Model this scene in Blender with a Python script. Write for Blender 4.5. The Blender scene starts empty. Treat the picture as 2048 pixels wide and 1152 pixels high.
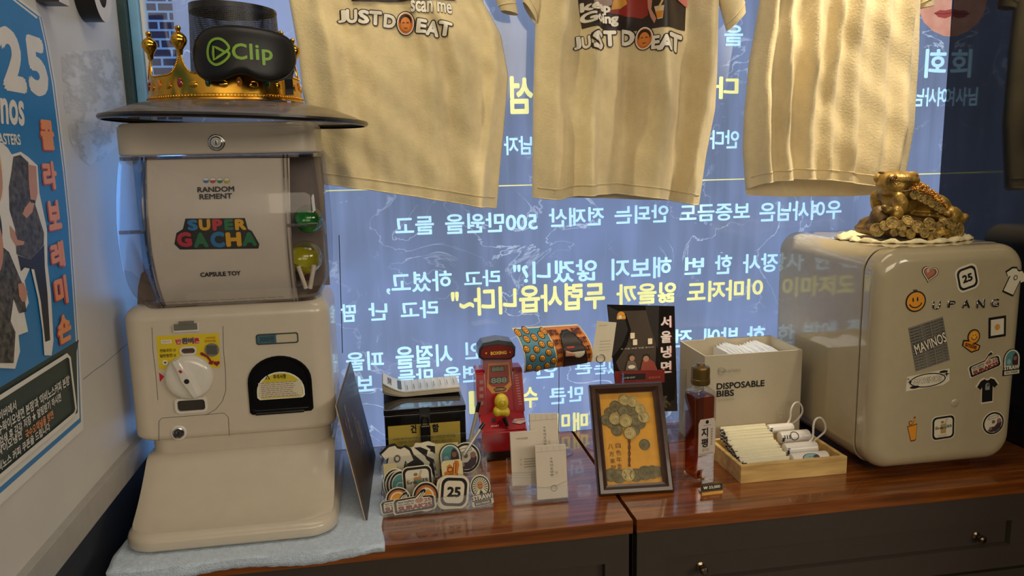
import bpy, bmesh, math, random
from mathutils import Vector, Matrix
random.seed(11)
PI = math.pi
sc = bpy.context.scene
COL = sc.collection
# ------------------------------------------------------------------ camera
F_PX = 1558.0
YAW, PITCH, ROLL = math.radians(9.295), math.radians(9.712), math.radians(1.296)
CT = 0.80                      # counter top height
CAM = Vector((0.0, 0.0, CT + 0.60))
_cy, _sy = math.cos(YAW), math.sin(YAW)
FWD = Vector((_sy*math.cos(PITCH), _cy*math.cos(PITCH), -math.sin(PITCH)))
_r0 = Vector((_cy, -_sy, 0)); _d0 = FWD.cross(_r0)
RIGHT = math.cos(ROLL)*_r0 + math.sin(ROLL)*_d0
DOWN = -math.sin(ROLL)*_r0 + math.cos(ROLL)*_d0
cd = bpy.data.cameras.new('camera'); cd.sensor_width = 36; cd.lens = F_PX/2048*36; cd.clip_start = 0.02
co = bpy.data.objects.new('camera', cd); COL.objects.link(co)
co.matrix_world = Matrix(((RIGHT.x, -DOWN.x, -FWD.x, CAM.x), (RIGHT.y, -DOWN.y, -FWD.y, CAM.y), (RIGHT.z, -DOWN.z, -FWD.z, CAM.z), (0, 0, 0, 1)))
sc.camera = co
# ------------------------------------------------------------------ world, exposure, lamps
sc.view_settings.view_transform = 'Standard'; sc.view_settings.look = 'None'
sc.view_settings.exposure = 0.0; sc.view_settings.gamma = 1.0; sc.view_settings.use_curve_mapping = False
w = bpy.data.worlds.new('world'); sc.world = w; w.use_nodes = True
w.node_tree.nodes['Background'].inputs[0].default_value = (0.35, 0.6, 1.0, 1)
w.node_tree.nodes['Background'].inputs[1].default_value = 0.6

def lamp(name, kind, loc, target, power, color, size=0.1, size_y=None, spot=60, blend=0.5):
    ld = bpy.data.lights.new(name, kind); ld.energy = power; ld.color = color
    if kind == 'AREA':
        ld.size = size
        if size_y: ld.shape = 'RECTANGLE'; ld.size_y = size_y
    else:
        ld.shadow_soft_size = size
        if kind == 'SPOT': ld.spot_size = math.radians(spot); ld.spot_blend = blend
    o = bpy.data.objects.new(name, ld); COL.objects.link(o); o.location = loc
    o.rotation_euler = (Vector(target)-Vector(loc)).to_track_quat('-Z', 'Y').to_euler()
    return o
WARM = (1.0, 0.86, 0.64)
lamp('shirt_spot', 'SPOT', (-0.25, 1.22, 2.42), (0.10, 1.52, 1.5), 23, (1.0, 0.84, 0.50), 0.03, spot=44, blend=0.7)
lamp('shirt_spot', 'SPOT', (1.10, 1.16, 2.42), (0.52, 1.52, 1.5), 19, WARM, 0.03, spot=30, blend=0.6)
lamp('shirt_spot', 'SPOT', (1.10, 1.24, 2.42), (0.94, 1.52, 1.55), 92, WARM, 0.03, spot=36, blend=0.7)
lamp('ceiling_fill', 'AREA', (0.5, -2.2, 2.55), (0.3, 1.4, 0.9), 68, (1.0, 0.86, 0.66), 2.6, 1.6)  # broad soft fill standing for the room's ceiling lights
lamp('ceiling_fill', 'AREA', (2.9, -1.6, 2.45), (-0.4, 1.0, 1.2), 52, (1.0, 0.9, 0.76), 1.6, 1.2)  # added fill from the right that lifts the left wall
lamp('ceiling_fill', 'AREA', (0.3, 0.95, 2.57), (0.25, 1.25, 0.0), 6, (1.0, 0.88, 0.70), 1.3, 0.4)  # added overhead fill that brightens the hat brim, towel and other top faces
lamp('daylight', 'AREA', (-0.385, 1.70, 1.10), (-0.385, 1.0, 1.02), 1.1, (0.22, 0.5, 1.0), 0.09, 0.7)

# ------------------------------------------------------------------ pixel -> place
def ray(x, y): return RIGHT*((x-1024)/F_PX) + DOWN*((y-576)/F_PX) + FWD
def at_y(x, y, Y): d = ray(x, y); return CAM + d*((Y-CAM.y)/d.y)
def at_z(x, y, z): d = ray(x, y); return CAM + d*((z-CAM.z)/d.z)
def at_x(x, y, X): d = ray(x, y); return CAM + d*((X-CAM.x)/d.x)
class Plane:
    def __init__(s, o, ex, ey):
        s.o, s.ex, s.ey = Vector(o), Vector(ex).normalized(), Vector(ey).normalized(); s.n = s.ex.cross(s.ey)
    def px(s, x, y):
        d = ray(x, y); t = (s.o-CAM).dot(s.n)/d.dot(s.n); p = CAM+d*t-s.o
        return (p.dot(s.ex), p.dot(s.ey))
    def fn(s, u, v, h): return s.o + s.ex*u + s.ey*v + s.n*h
def front(Y): return Plane((0, Y, 0), (1, 0, 0), (0, 0, 1))       # n = -Y
# ------------------------------------------------------------------ materials
def lin(c): return tuple(((v/255)/12.92 if v/255 <= 0.04045 else ((v/255+0.055)/1.055)**2.4) for v in c)
MATS = {}
def M(name, rgb=(200, 200, 200), rough=0.5, metal=0.0, coat=0.0, var=0.06, scale=40, bump=0.0, bscale=200, alpha=1.0, emit=0, trans=0.0, spec=0.5, rgb2=None, stretch=None, sheen=0):
    if name in MATS: return MATS[name]
    m = bpy.data.materials.new(name); m.use_nodes = True; nt = m.node_tree; N = nt.nodes; L = nt.links
    b = N['Principled BSDF']; c = lin(rgb)
    tc = N.new('ShaderNodeTexCoord'); src = tc.outputs['Object']
    if stretch:
        mp = N.new('ShaderNodeMapping'); mp.inputs['Scale'].default_value = stretch; L.new(src, mp.inputs[0]); src = mp.outputs[0]
    nz = N.new('ShaderNodeTexNoise'); nz.inputs['Scale'].default_value = scale; nz.inputs['Detail'].default_value = 3; L.new(src, nz.inputs['Vector'])
    rp = N.new('ShaderNodeValToRGB'); rp.color_ramp.elements[0].position = 0.3; rp.color_ramp.elements[1].position = 0.7
    c2 = lin(rgb2) if rgb2 else c
    rp.color_ramp.elements[0].color = tuple(v*(1-var) for v in c)+(1,); rp.color_ramp.elements[1].color = tuple(min(1, v*(1+var)) for v in c2)+(1,)
    L.new(nz.outputs[0], rp.inputs[0]); L.new(rp.outputs[0], b.inputs['Base Color'])
    b.inputs['Roughness'].default_value = rough; b.inputs['Metallic'].default_value = metal
    b.inputs['Coat Weight'].default_value = coat; b.inputs['Coat Roughness'].default_value = 0.06
    b.inputs['Specular IOR Level'].default_value = spec; b.inputs['Alpha'].default_value = alpha
    if sheen: b.inputs['Sheen Weight'].default_value = sheen
    if emit: L.new(rp.outputs[0], b.inputs['Emission Color']); b.inputs['Emission Strength'].default_value = emit
    if bump:
        n2 = N.new('ShaderNodeTexNoise'); n2.inputs['Scale'].default_value = bscale; n2.inputs['Detail'].default_value = 4; L.new(src, n2.inputs['Vector'])
        bp = N.new('ShaderNodeBump'); bp.inputs['Strength'].default_value = bump; bp.inputs['Distance'].default_value = 0.002
        L.new(n2.outputs[0], bp.inputs['Height']); L.new(bp.outputs[0], b.inputs['Normal'])
    MATS[name] = m; return m
def ink(r, g, b): return M('ink_%d_%d_%d' % (r, g, b), (r, g, b), 0.45, var=0.03)
def clear(name, tint=(0.93, 0.95, 0.96), refl=0.5, rough=0.03, base=0.06):
    if name in MATS: return MATS[name]
    m = bpy.data.materials.new(name); m.use_nodes = True; nt = m.node_tree; N = nt.nodes; L = nt.links
    N.remove(N['Principled BSDF']); out = N['Material Output']
    t = N.new('ShaderNodeBsdfTransparent'); t.inputs[0].default_value = tint+(1,)
    g = N.new('ShaderNodeBsdfGlossy'); g.inputs['Roughness'].default_value = rough
    lw = N.new('ShaderNodeLayerWeight'); lw.inputs[0].default_value = 0.35
    ml = N.new('ShaderNodeMath'); ml.operation = 'MULTIPLY_ADD'; ml.inputs[1].default_value = refl; ml.inputs[2].default_value = base
    mx = N.new('ShaderNodeMixShader'); L.new(lw.outputs['Facing'], ml.inputs[0]); L.new(ml.outputs[0], mx.inputs[0])
    L.new(t.outputs[0], mx.inputs[1]); L.new(g.outputs[0], mx.inputs[2]); L.new(mx.outputs[0], out.inputs[0])
    MATS[name] = m; return m
# ------------------------------------------------------------------ mesh helpers
INV = {}
def thing(name, label, cat, loc=(0, 0, 0), rotz=0, group=None):
    o = bpy.data.objects.new(name, None); COL.objects.link(o); o.empty_display_size = 0.02
    o.location = loc; o.rotation_euler = (0, 0, rotz); o['label'] = label; o['category'] = cat
    if group: o['group'] = group
    INV[o] = (Matrix.Translation(loc) @ Matrix.Rotation(rotz, 4, 'Z')).inverted()
    return o
def tag(o, label, cat, group=None):
    o['label'] = label; o['category'] = cat
    if group: o['group'] = group
    return o
def link(name, bm, mats, parent=None, loc=None, sharp=0.6, label=None):
    """one mesh object; its geometry is given in world space and moved under PARENT's origin (or LOC)"""
    if not isinstance(mats, (list, tuple)): mats = [mats]
    me = bpy.data.meshes.new(name)
    inv = INV[parent] if parent is not None else Matrix.Translation(-Vector(loc)) if loc is not None else None
    if inv is not None: bmesh.ops.transform(bm, matrix=inv, verts=bm.verts)
    bm.to_mesh(me); bm.free()
    for m in mats: me.materials.append(m)
    me.shade_smooth(); me.set_sharp_from_angle(angle=sharp)
    o = bpy.data.objects.new(name, me); COL.objects.link(o)
    if sharp < 1: wn = o.modifiers.new('normals', 'WEIGHTED_NORMAL'); wn.keep_sharp = True
    if parent is not None: o.parent = parent; INV[o] = INV[parent]
    else:
        if loc is not None: o.location = loc
        INV[o] = inv if inv is not None else Matrix.Identity(4)
    if label: o['label'] = label
    return o
def struct(name, bm, mats, parent=None):
    o = link(name, bm, mats, parent)
    if parent is None: o['kind'] = 'structure'
    return o
def nb(): return bmesh.new()
def merge(bm, src, mtx=None, mi=None):
    vs = [bm.verts.new(mtx @ v.co if mtx else v.co) for v in src.verts]
    src.verts.index_update()
    for f in src.faces:
        try:
            nf = bm.faces.new([vs[v.index] for v in f.verts]); nf.material_index = f.material_index if mi is None else mi
        except ValueError: pass
    src.free(); return bm
def box(bm, x0, x1, y0, y1, z0, z1, bev=0, seg=2, mi=0, mtx=None):
    t = nb(); bmesh.ops.create_cube(t, size=1)
    for v in t.verts: v.co = Vector((x0+(v.co.x+.5)*(x1-x0), y0+(v.co.y+.5)*(y1-y0), z0+(v.co.z+.5)*(z1-z0)))
    if bev: bmesh.ops.bevel(t, geom=list(t.edges), offset=bev, segments=seg, profile=0.5, affect='EDGES')
    return merge(bm, t, mtx, mi)
def loft(bm, rings, cap0=True, cap1=True, mi=0, closed=True):
    R = [[bm.verts.new(p) for p in r] for r in rings]; n = len(R[0])
    for a, b in zip(R, R[1:]):
        for i in range(n if closed else n-1):
            j = (i+1) % n
            try: bm.faces.new((a[i], a[j], b[j], b[i])).material_index = mi
            except ValueError: pass
    if cap0: bm.faces.new(list(reversed(R[0]))).material_index = mi
    if cap1: bm.faces.new(R[-1]).material_index = mi
    return bm
def rloop(x0, x1, y0, y1, r, n=6):
    r = min(r, (x1-x0)/2-1e-5, (y1-y0)/2-1e-5); out = []
    for cx, cy, a in ((x1-r, y1-r, 0), (x0+r, y1-r, PI/2), (x0+r, y0+r, PI), (x1-r, y0+r, 1.5*PI)):
        for k in range(n+1):
            t = a+PI/2*k/n; out.append((cx+r*math.cos(t), cy+r*math.sin(t)))
    return out
def rbox(bm, x0, x1, y0, y1, z0, z1, rv, rb=0.0, rt=0.0, axis='z', seg=5, n=6, mi=0):
    """box with rounded corners in the cross-section (rv) and rounded ends (rb, rt) along AXIS"""
    if axis == 'z': a0, a1, b0, b1, c0, c1 = x0, x1, y0, y1, z0, z1; mk = lambda p, c: (p[0], p[1], c)
    elif axis == 'y': a0, a1, b0, b1, c0, c1 = x0, x1, z0, z1, y0, y1; mk = lambda p, c: (p[0], c, p[1])
    else: a0, a1, b0, b1, c0, c1 = y0, y1, z0, z1, x0, x1; mk = lambda p, c: (c, p[0], p[1])
    lv = []
    if rb:
        for k in range(seg+1): t = PI/2*k/seg; lv.append((c0+rb*(1-math.sin(t)) if 0 else c0+rb*(1-math.cos(t)), rb*(1-math.sin(t))))
    else: lv.append((c0, 0))
    if rt:
        for k in range(seg+1): t = PI/2*k/seg; lv.append((c1-rt*(1-math.sin(t)), rt*(1-math.cos(t))))
    else: lv.append((c1, 0))
    return loft(bm, [[mk(p, c) for p in rloop(a0+i, a1-i, b0+i, b1-i, max(rv-i*.6, .0008), n)] for c, i in lv], mi=mi)
def lathe(bm, prof, c=(0, 0, 0), n=32, mtx=None, mi=0, cap=True, sx=1, sy=1):
    rings = [[(r*math.cos(2*PI*k/n)*sx, r*math.sin(2*PI*k/n)*sy, z) for k in range(n)] for r, z in prof]
    T = Matrix.Translation(c) @ (mtx if mtx else Matrix.Identity(4))
    return loft(bm, [[T @ Vector(p) for p in r] for r in rings], cap, cap, mi)
def tube(bm, pts, r, n=8, mi=0, cap=True):
    pts = [Vector(p) for p in pts]; rings = []; up = None
    for i, p in enumerate(pts):
        d = (pts[min(i+1, len(pts)-1)]-pts[max(i-1, 0)]).normalized()
        if up is None: up = d.orthogonal().normalized()
        up = (up-d*up.dot(d)).normalized(); s = d.cross(up); rr = r[i] if isinstance(r, (list, tuple)) else r
        rings.append([p+up*rr*math.cos(2*PI*k/n)+s*rr*math.sin(2*PI*k/n) for k in range(n)])
    return loft(bm, rings, cap, cap, mi)
def ball(bm, c, r, sx=1, sy=1, sz=1, n=16, mi=0, mtx=None):
    t = nb(); bmesh.ops.create_uvsphere(t, u_segments=n, v_segments=max(6, n//2), radius=r)
    T = Matrix.Translation(c) @ (mtx if mtx else Matrix.Identity(4)) @ Matrix.Diagonal((sx, sy, sz, 1))
    return merge(bm, t, T, mi)
def prism(bm, pts, fn, h0, h1, mi=0):
    return loft(bm, [[fn(u, v, h0) for u, v in pts], [fn(u, v, h1) for u, v in pts]], mi=mi)
# ------------------------------------------------------------------ flat art (prints, stickers, lettering)
_tc = {}
def text_mesh(s, bold=0.0, shear=0.0, sp=1.0):
    k = (s, bold, shear, sp)
    if k not in _tc:
        c = bpy.data.curves.new('t', 'FONT'); c.body = s; c.offset = bold; c.shear = shear; c.resolution_u = 3; c.space_character = sp; c.fill_mode = 'BOTH'
        o = bpy.data.objects.new('t', c); COL.objects.link(o)
        dg = bpy.context.evaluated_depsgraph_get(); me = bpy.data.meshes.new_from_object(o.evaluated_get(dg))
        _tc[k] = ([(v.co.x, v.co.y) for v in me.vertices], [tuple(p.vertices) for p in me.polygons])
        bpy.data.objects.remove(o); bpy.data.curves.remove(c); bpy.data.meshes.remove(me)
    return _tc[k]
class Art:
    def __init__(s, dz=0.00012): s.it = []; s.k = 0; s.dz = dz; s.set()
    def set(s, cx=0, cy=0, sc=1, rot=0, sy=None): s.X = (cx, cy, sc, sy if sy else sc, math.cos(rot), math.sin(rot)); return s
    def tr(s, p):
        cx, cy, a, b, c, q = s.X; x, y = p[0]*a, p[1]*b; return (cx+x*c-y*q, cy+x*q+y*c)
    def add(s, v, f, m, thick=0, raw=False):
        s.k += 1; s.it.append(([p if raw else s.tr(p) for p in v], f, m, s.k*s.dz, thick)); return s
    def poly(s, pts, m, thick=0): return s.add(pts, [tuple(range(len(pts)))], m, thick)
    def rect(s, x0, y0, x1, y1, m, thick=0): return s.poly([(x0, y0), (x1, y0), (x1, y1), (x0, y1)], m, thick)
    def rrect(s, x0, y0, x1, y1, r, m, thick=0): return s.poly(rloop(x0, x1, y0, y1, r, 5), m, thick)
    def disc(s, cx, cy, rx, m, ry=None, n=28, a0=0, a1=2*PI, thick=0):
        ry = ry or rx; full = abs(a1-a0-2*PI) < 1e-6
        return s.poly([(cx+rx*math.cos(a0+(a1-a0)*k/n), cy+ry*math.sin(a0+(a1-a0)*k/n)) for k in range(n if full else n+1)], m, thick)
    def stroke(s, pts, w, m, closed=False):
        n = len(pts); P = [Vector(p) for p in pts]; vs = []; fs = []
        for i in range(n):
            a = P[(i-1) % n] if (closed or i > 0) else P[i]; b = P[(i+1) % n] if (closed or i < n-1) else P[i]
            d = b-a
            if d.length < 1e-9: d = Vector((1, 0))
            d.normalize(); q = Vector((-d.y, d.x))*(w/2); vs += [tuple(P[i]+q), tuple(P[i]-q)]
        for i in range(n if closed else n-1):
            j = (i+1) % n; fs.append((2*i, 2*i+1, 2*j+1, 2*j))
        return s.add(vs, fs, m)
    def ring(s, cx, cy, rx, w, m, ry=None, n=28, a0=0, a1=2*PI):
        ry = ry or rx; full = abs(a1-a0-2*PI) < 1e-6
        return s.stroke([(cx+rx*math.cos(a0+(a1-a0)*k/n), cy+ry*math.sin(a0+(a1-a0)*k/n)) for k in range(n if full else n+1)], w, m, full)
    def text(s, t, x0, y0, x1, y1, m, bold=0.0, shear=0.0, sp=1.0, mirror=False, keep=False, rot=0, outline=None, ow=0.06):
        """lettering fitted into the box; KEEP keeps its aspect and centres it"""
        V, Fc = text_mesh(t, 0, shear, sp)
        if not V: return s
        ring_ = lambda r, n: [(r*math.cos(2*PI*k/n), r*math.sin(2*PI*k/n)) for k in range(n)]
        def put(offs, m, B):                  # the glyphs, repeated round a small circle (each a hair higher) for heavier strokes
            ax, bx, ay, by = B
            kx, ky = (x1-x0)/max(bx-ax, 1e-6), (y1-y0)/max(by-ay, 1e-6); ox, oy = x0, y0
            if keep:
                k = min(kx, ky); ox += ((x1-x0)-k*(bx-ax))/2; oy += ((y1-y0)-k*(by-ay))/2; kx = ky = k
            mx, my = (x0+x1)/2, (y0+y1)/2; c, q = math.cos(rot), math.sin(rot)
            for n_, (dx, dy) in enumerate(offs):
                out = []
                for a, b in V:
                    px, py = ox+(a+dx-ax)*kx, oy+(b+dy-ay)*ky
                    if mirror: px = x0+x1-px
                    px, py = mx+(px-mx)*c-(py-my)*q, my+(px-mx)*q+(py-my)*c
                    out.append((px, py))
                s.add(out, Fc, m)
                if n_ < len(offs)-1: s.k -= .88
        hb = bold if bold >= .015 else 0
        B = (min(p[0] for p in V)-hb, max(p[0] for p in V)+hb, min(p[1] for p in V)-hb, max(p[1] for p in V)+hb)
        if outline: put(ring_(hb+ow*max(p[1] for p in V)*.8, 10), outline, B)
        put(ring_(hb, 8)+[(0, 0)] if hb else [(0, 0)], m, B); return s
    def star(s, cx, cy, r, m, k=5, q=0.4):
        return s.poly([(cx+(r if i % 2 == 0 else r*q)*math.sin(PI*i/k), cy+(r if i % 2 == 0 else r*q)*math.cos(PI*i/k)) for i in range(2*k)], m)
    def heart(s, cx, cy, r, m, thick=0):
        return s.poly([(cx+r*16*math.sin(t)**3/17, cy+r*(13*math.cos(t)-5*math.cos(2*t)-2*math.cos(3*t)-math.cos(4*t))/17) for t in [2*PI*k/28 for k in range(28)]], m, thick)
    def lines(s, x0, x1, y0, y1, n, w, m, jit=0.2):
        """rows of small print"""
        for k in range(n):
            y = y1+(y0-y1)*(k+.5)/n; x = x0; xe = x1-(x1-x0)*random.random()*jit
            while x < xe:
                l = (x1-x0)*random.uniform(.05, .14); s.rect(x, y-w/2, min(x+l, xe), y+w/2, m); s.k -= 1; x += l+(x1-x0)*.02
        s.k += 1; return s
    def build(s, name, parent, fn, maxlen=None, lift=0.0, label=None, loc=None):
        bm = nb(); mats = []
        for v, f, m, h, thick in s.it:
            if m not in mats: mats.append(m)
            mi = mats.index(m)
            if maxlen:
                t = nb(); tv = [t.verts.new((a, b, 0)) for a, b in v]
                for q in f:
                    try: t.faces.new([tv[i] for i in q])
                    except ValueError: pass
                bmesh.ops.triangulate(t, faces=t.faces[:])
                for _ in range(6):
                    es = [e for e in t.edges if e.calc_length() > maxlen]
                    if not es: break
                    bmesh.ops.subdivide_edges(t, edges=es, cuts=1); bmesh.ops.triangulate(t, faces=t.faces[:])
                t.verts.index_update(); v = [(q.co.x, q.co.y) for q in t.verts]; f = [tuple(q.index for q in x.verts) for x in t.faces]; t.free()
            if thick:
                prism(bm, v, fn, lift-thick, lift+h, mi)
                continue
            vs = [bm.verts.new(fn(a, b, lift+h)) for a, b in v]
            for q in f:
                try: bm.faces.new([vs[i] for i in q]).material_index = mi
                except ValueError: pass
        return link(name, bm, mats, parent, loc=loc, label=label)
# ------------------------------------------------------------------ the setting
XL, XR, YB = -0.452, 1.243, 1.589
def screen_mat():
    m = bpy.data.materials.new('lit_screen'); m.use_nodes = True; nt = m.node_tree; N = nt.nodes; L = nt.links; b = N['Principled BSDF']
    tc = N.new('ShaderNodeTexCoord')
    def noise(scale, detail, dist=0, st=None):
        n = N.new('ShaderNodeTexNoise'); n.inputs['Scale'].default_value = scale; n.inputs['Detail'].default_value = detail; n.inputs['Distortion'].default_value = dist
        mp = N.new('ShaderNodeMapping'); mp.inputs['Scale'].default_value = st or (1, 1, 1); L.new(tc.outputs['Object'], mp.inputs[0]); L.new(mp.outputs[0], n.inputs['Vector']); return n.outputs[0]
    def ramp(src, *els):
        r = N.new('ShaderNodeValToRGB'); e = r.color_ramp.elements
        while len(e) < len(els): e.new(0.5)
        for k, (p, c) in enumerate(els): e[k].position = p; e[k].color = c+(1,)
        L.new(src, r.inputs[0]); return r.outputs[0]
    def mix(f, a, c, mode='MIX'):
        x = N.new('ShaderNodeMix'); x.data_type = 'RGBA'; x.blend_type = mode
        if isinstance(f, float): x.inputs[0].default_value = f
        else: L.new(f, x.inputs[0])
        for k, v in ((6, a), (7, c)):
            if isinstance(v, tuple): x.inputs[k].default_value = v+(1,)
            else: L.new(v, x.inputs[k])
        return x.outputs[2]
    base = ramp(noise(2.6, 3), (0.32, lin((92, 103, 124))), (0.52, lin((106, 121, 154))), (0.72, lin((120, 140, 186))))
    streak = ramp(noise(9, 4, 0.3, (3.0, 1, 0.25)), (0.45, (0, 0, 0)), (0.75, (0.5, 0.5, 0.5)))
    c1 = mix(streak, base, lin((128, 146, 190)))
    g = (0., 0., 0.); wv = (1., 1., 1.)
    scr = ramp(noise(7, 6, 1.6), (0.485, g), (0.498, wv), (0.508, g))
    msk = ramp(noise(5, 2), (0.44, g), (0.62, (0.95, 0.95, 0.95)))
    f = mix(1.0, scr, msk, 'MULTIPLY')
    c2 = mix(f, c1, lin((182, 200, 226)))
    L.new(c2, b.inputs['Emission Color']); b.inputs['Emission Strength'].default_value = 1.12
    b.inputs['Base Color'].default_value = lin((40, 44, 54))+(1,); b.inputs['Roughness'].default_value = 0.09; b.inputs['Specular IOR Level'].default_value = 0.5
    return m
SCREEN = screen_mat()
GLOW = M('letter_glow', (168, 214, 246), 0.3, var=0.04, emit=1.0); GLOW.node_tree.nodes['Principled BSDF'].inputs['Base Color'].links and None
YGLOW = M('letter_glow_yellow', (214, 216, 150), 0.3, var=0.04, emit=0.95)
xs = at_y(349, 60, YB).x        # left edge of the lit screen
struct('window_1', box(nb(), xs, XR, YB, YB+0.02, CT, 2.25), SCREEN)
scr = bpy.data.objects['window_1']; scr['label'] = 'blue backlit window screen of mirrored Korean handwriting behind the counter'
SP = front(YB-0.0015)
def word(t, x0, x1, y0, y1, m=None, bold=0.022):
    m = m or GLOW; u0, _ = SP.px(x0, (y0+y1)/2); u1, _ = SP.px(x1, (y0+y1)/2); _, v1 = SP.px((x0+x1)/2, y0); _, v0 = SP.px((x0+x1)/2, y1)
    a = Art(); a.text(t, u0, v0, u1, v1, m, bold=bold, mirror=True); a.build('lettering', scr, SP.fn)
for t, x0, x1, y0, y1 in (('들고', 790, 868, 433, 470), ('500만원을', 890, 1075, 425, 465), ('전재산', 1098, 1208, 415, 453), ('안되는', 1229, 1337, 410, 447), ('보증금도', 1359, 1500, 408, 442), ('우여사님은', 1519, 1683, 402, 441),
        ('하셨고,', 772, 904, 543, 586), ('라고', 928, 1000, 540, 573), ('않겠니?"', 1026, 1194, 521, 566), ('해보지', 1223, 1343, 515, 558), ('번', 1369, 1408, 514, 549), ('한', 1430, 1464, 510, 548), ('장사', 1486, 1556, 507, 545),
        ('땀', 682, 712, 608, 644), ('난', 737, 775, 605, 641), ('라고', 801, 876, 601, 637), ('밤에', 1408, 1475, 655, 692), ('한', 1494, 1530, 652, 692), ('전', 1350, 1384, 658, 694),
        ('피울', 692, 768, 703, 741), ('시절을', 791, 905, 690, 735), ('인', 930, 962, 684, 718), ('보', 712, 748, 752, 783), ('만들', 796, 866, 737, 772), ('면을', 888, 955, 732, 766),
        ('인', 1072, 1115, 728, 756), ('큰', 1150, 1184, 725, 748), ('있는', 1188, 1240, 722, 748), ('큰', 1099, 1132, 776, 808), ('만', 1135, 1166, 772, 803),
        ('남자', 1008, 1064, 272, 310), ('을', 1448, 1486, 50, 92), ('안다', 1420, 1478, 260, 298), ('회', 1850, 1893, 98, 156), ('여사님', 1829, 1895, 175, 213)):
    word(t, x0, x1, y0, y1)
for t, x0, x1, y0, y1 in (('두렵사옵니다~"', 902, 1210, 570, 626), ('잃을까', 1233, 1352, 566, 608), ('이마저도', 1374, 1526, 560, 602), ('수', 1045, 1076, 774, 816), ('ㅣ', 938, 950, 782, 828), ('미', 1113, 1140, 826, 862), ('매', 1146, 1176, 824, 862), ('섬', 1020, 1066, 152, 228), ('다', 1430, 1477, 153, 198)):
    word(t, x0, x1, y0, y1, YGLOW, 0.03)
def scr_px(pts): return [SP.px(*p) for p in pts]
a = Art(); l0 = SP.px(651, 381.5); l1 = SP.px(1881, 347)
a.stroke([l0, l1], 0.0022, YGLOW); a.build('ruled_line', scr, SP.fn)
a = Art(); a.stroke([SP.px(678, 470), SP.px(685, 706)], 0.0016, ink(25, 32, 48)); a.build('reflected_edge', scr, SP.fn)  # dark edge of a reflection in the screen, painted on as a line
# printed face at the screen's upper right: only a chin and lips
skin = M('printed_skin', (214, 150, 132), 0.4, var=0.1, scale=25, emit=0.55, rgb2=(226, 176, 160))
a = Art()
a.poly(scr_px([(1832, -60), (1838, 20), (1848, 45), (1866, 62), (1888, 72), (1900, 73), (1907, -60)]), skin)
a.poly(scr_px([(1868, 26), (1880, 20), (1890, 21), (1903, 18), (1903, 32), (1890, 37), (1876, 34)]), M('printed_lips', (176, 84, 84), 0.4, emit=0.5))
a.stroke(scr_px([(1868, 27), (1886, 28), (1903, 26)]), 0.0012, M('printed_mouth_line', (110, 48, 50), 0.4, emit=0.4))
a.build('printed_face', scr, SP.fn)
# clear strip of the window, its frame, and the brick outside
x_f0, x_f1, x_f2 = XL, at_y(265, 60, YB).x, at_y(285, 60, YB).x
struct('window_2', box(nb(), x_f2-0.004, xs+0.002, YB+0.004, YB+0.010, CT, 2.25), clear('window_glass', (0.86, 0.93, 1.0), 0.3))
struct('trim_1', box(nb(), x_f0-0.01, x_f1, YB-0.03, YB+0.02, CT-0.1, 2.25, 0.002), M('dark_teal_paint', (34, 62, 66), 0.45, bump=0.3))
struct('trim_2', box(nb(), x_f1+0.0005, x_f2, YB-0.016, YB+0.02, CT-0.1, 2.25, 0.002), M('light_blue_paint', (120, 176, 214), 0.4))
struct('trim_3', box(nb(), x_f2+0.0005, x_f2+0.006, YB-0.006, YB+0.02, CT-0.1, 2.25, 0.001), M('white_paint', (224, 220, 210), 0.4))
def brick_mat():
    m = bpy.data.materials.new('brick_facing'); m.use_nodes = True; nt = m.node_tree; N = nt.nodes; L = nt.links; b = N['Principled BSDF']
    tc = N.new('ShaderNodeTexCoord'); mp = N.new('ShaderNodeMapping'); mp.inputs['Rotation'].default_value = (PI/2, 0, 0)
    br = N.new('ShaderNodeTexBrick'); br.inputs['Color1'].default_value = lin((88, 62, 82))+(1,); br.inputs['Color2'].default_value = lin((104, 72, 84))+(1,); br.inputs['Mortar'].default_value = lin((214, 226, 240))+(1,)
    br.inputs['Scale'].default_value = 1.0; br.inputs['Brick Width'].default_value = 0.15; br.inputs['Row Height'].default_value = 0.066; br.inputs['Mortar Size'].default_value = 0.008; br.inputs['Mortar Smooth'].default_value = 0.1
    L.new(tc.outputs['Object'], mp.inputs[0]); L.new(mp.outputs[0], br.inputs['Vector']); L.new(br.outputs['Color'], b.inputs['Base Color']); b.inputs['Roughness'].default_value = 0.8
    return m
o = link('brick_building', box(nb(), -3.4, 0.4, 6.4, 6.8, -0.2, 6.0), brick_mat(), loc=(-1.5, 6.6, -0.2)); tag(o, 'red brick building with pale mortar seen through the narrow window strip', 'building'); o['kind'] = 'structure'
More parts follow.
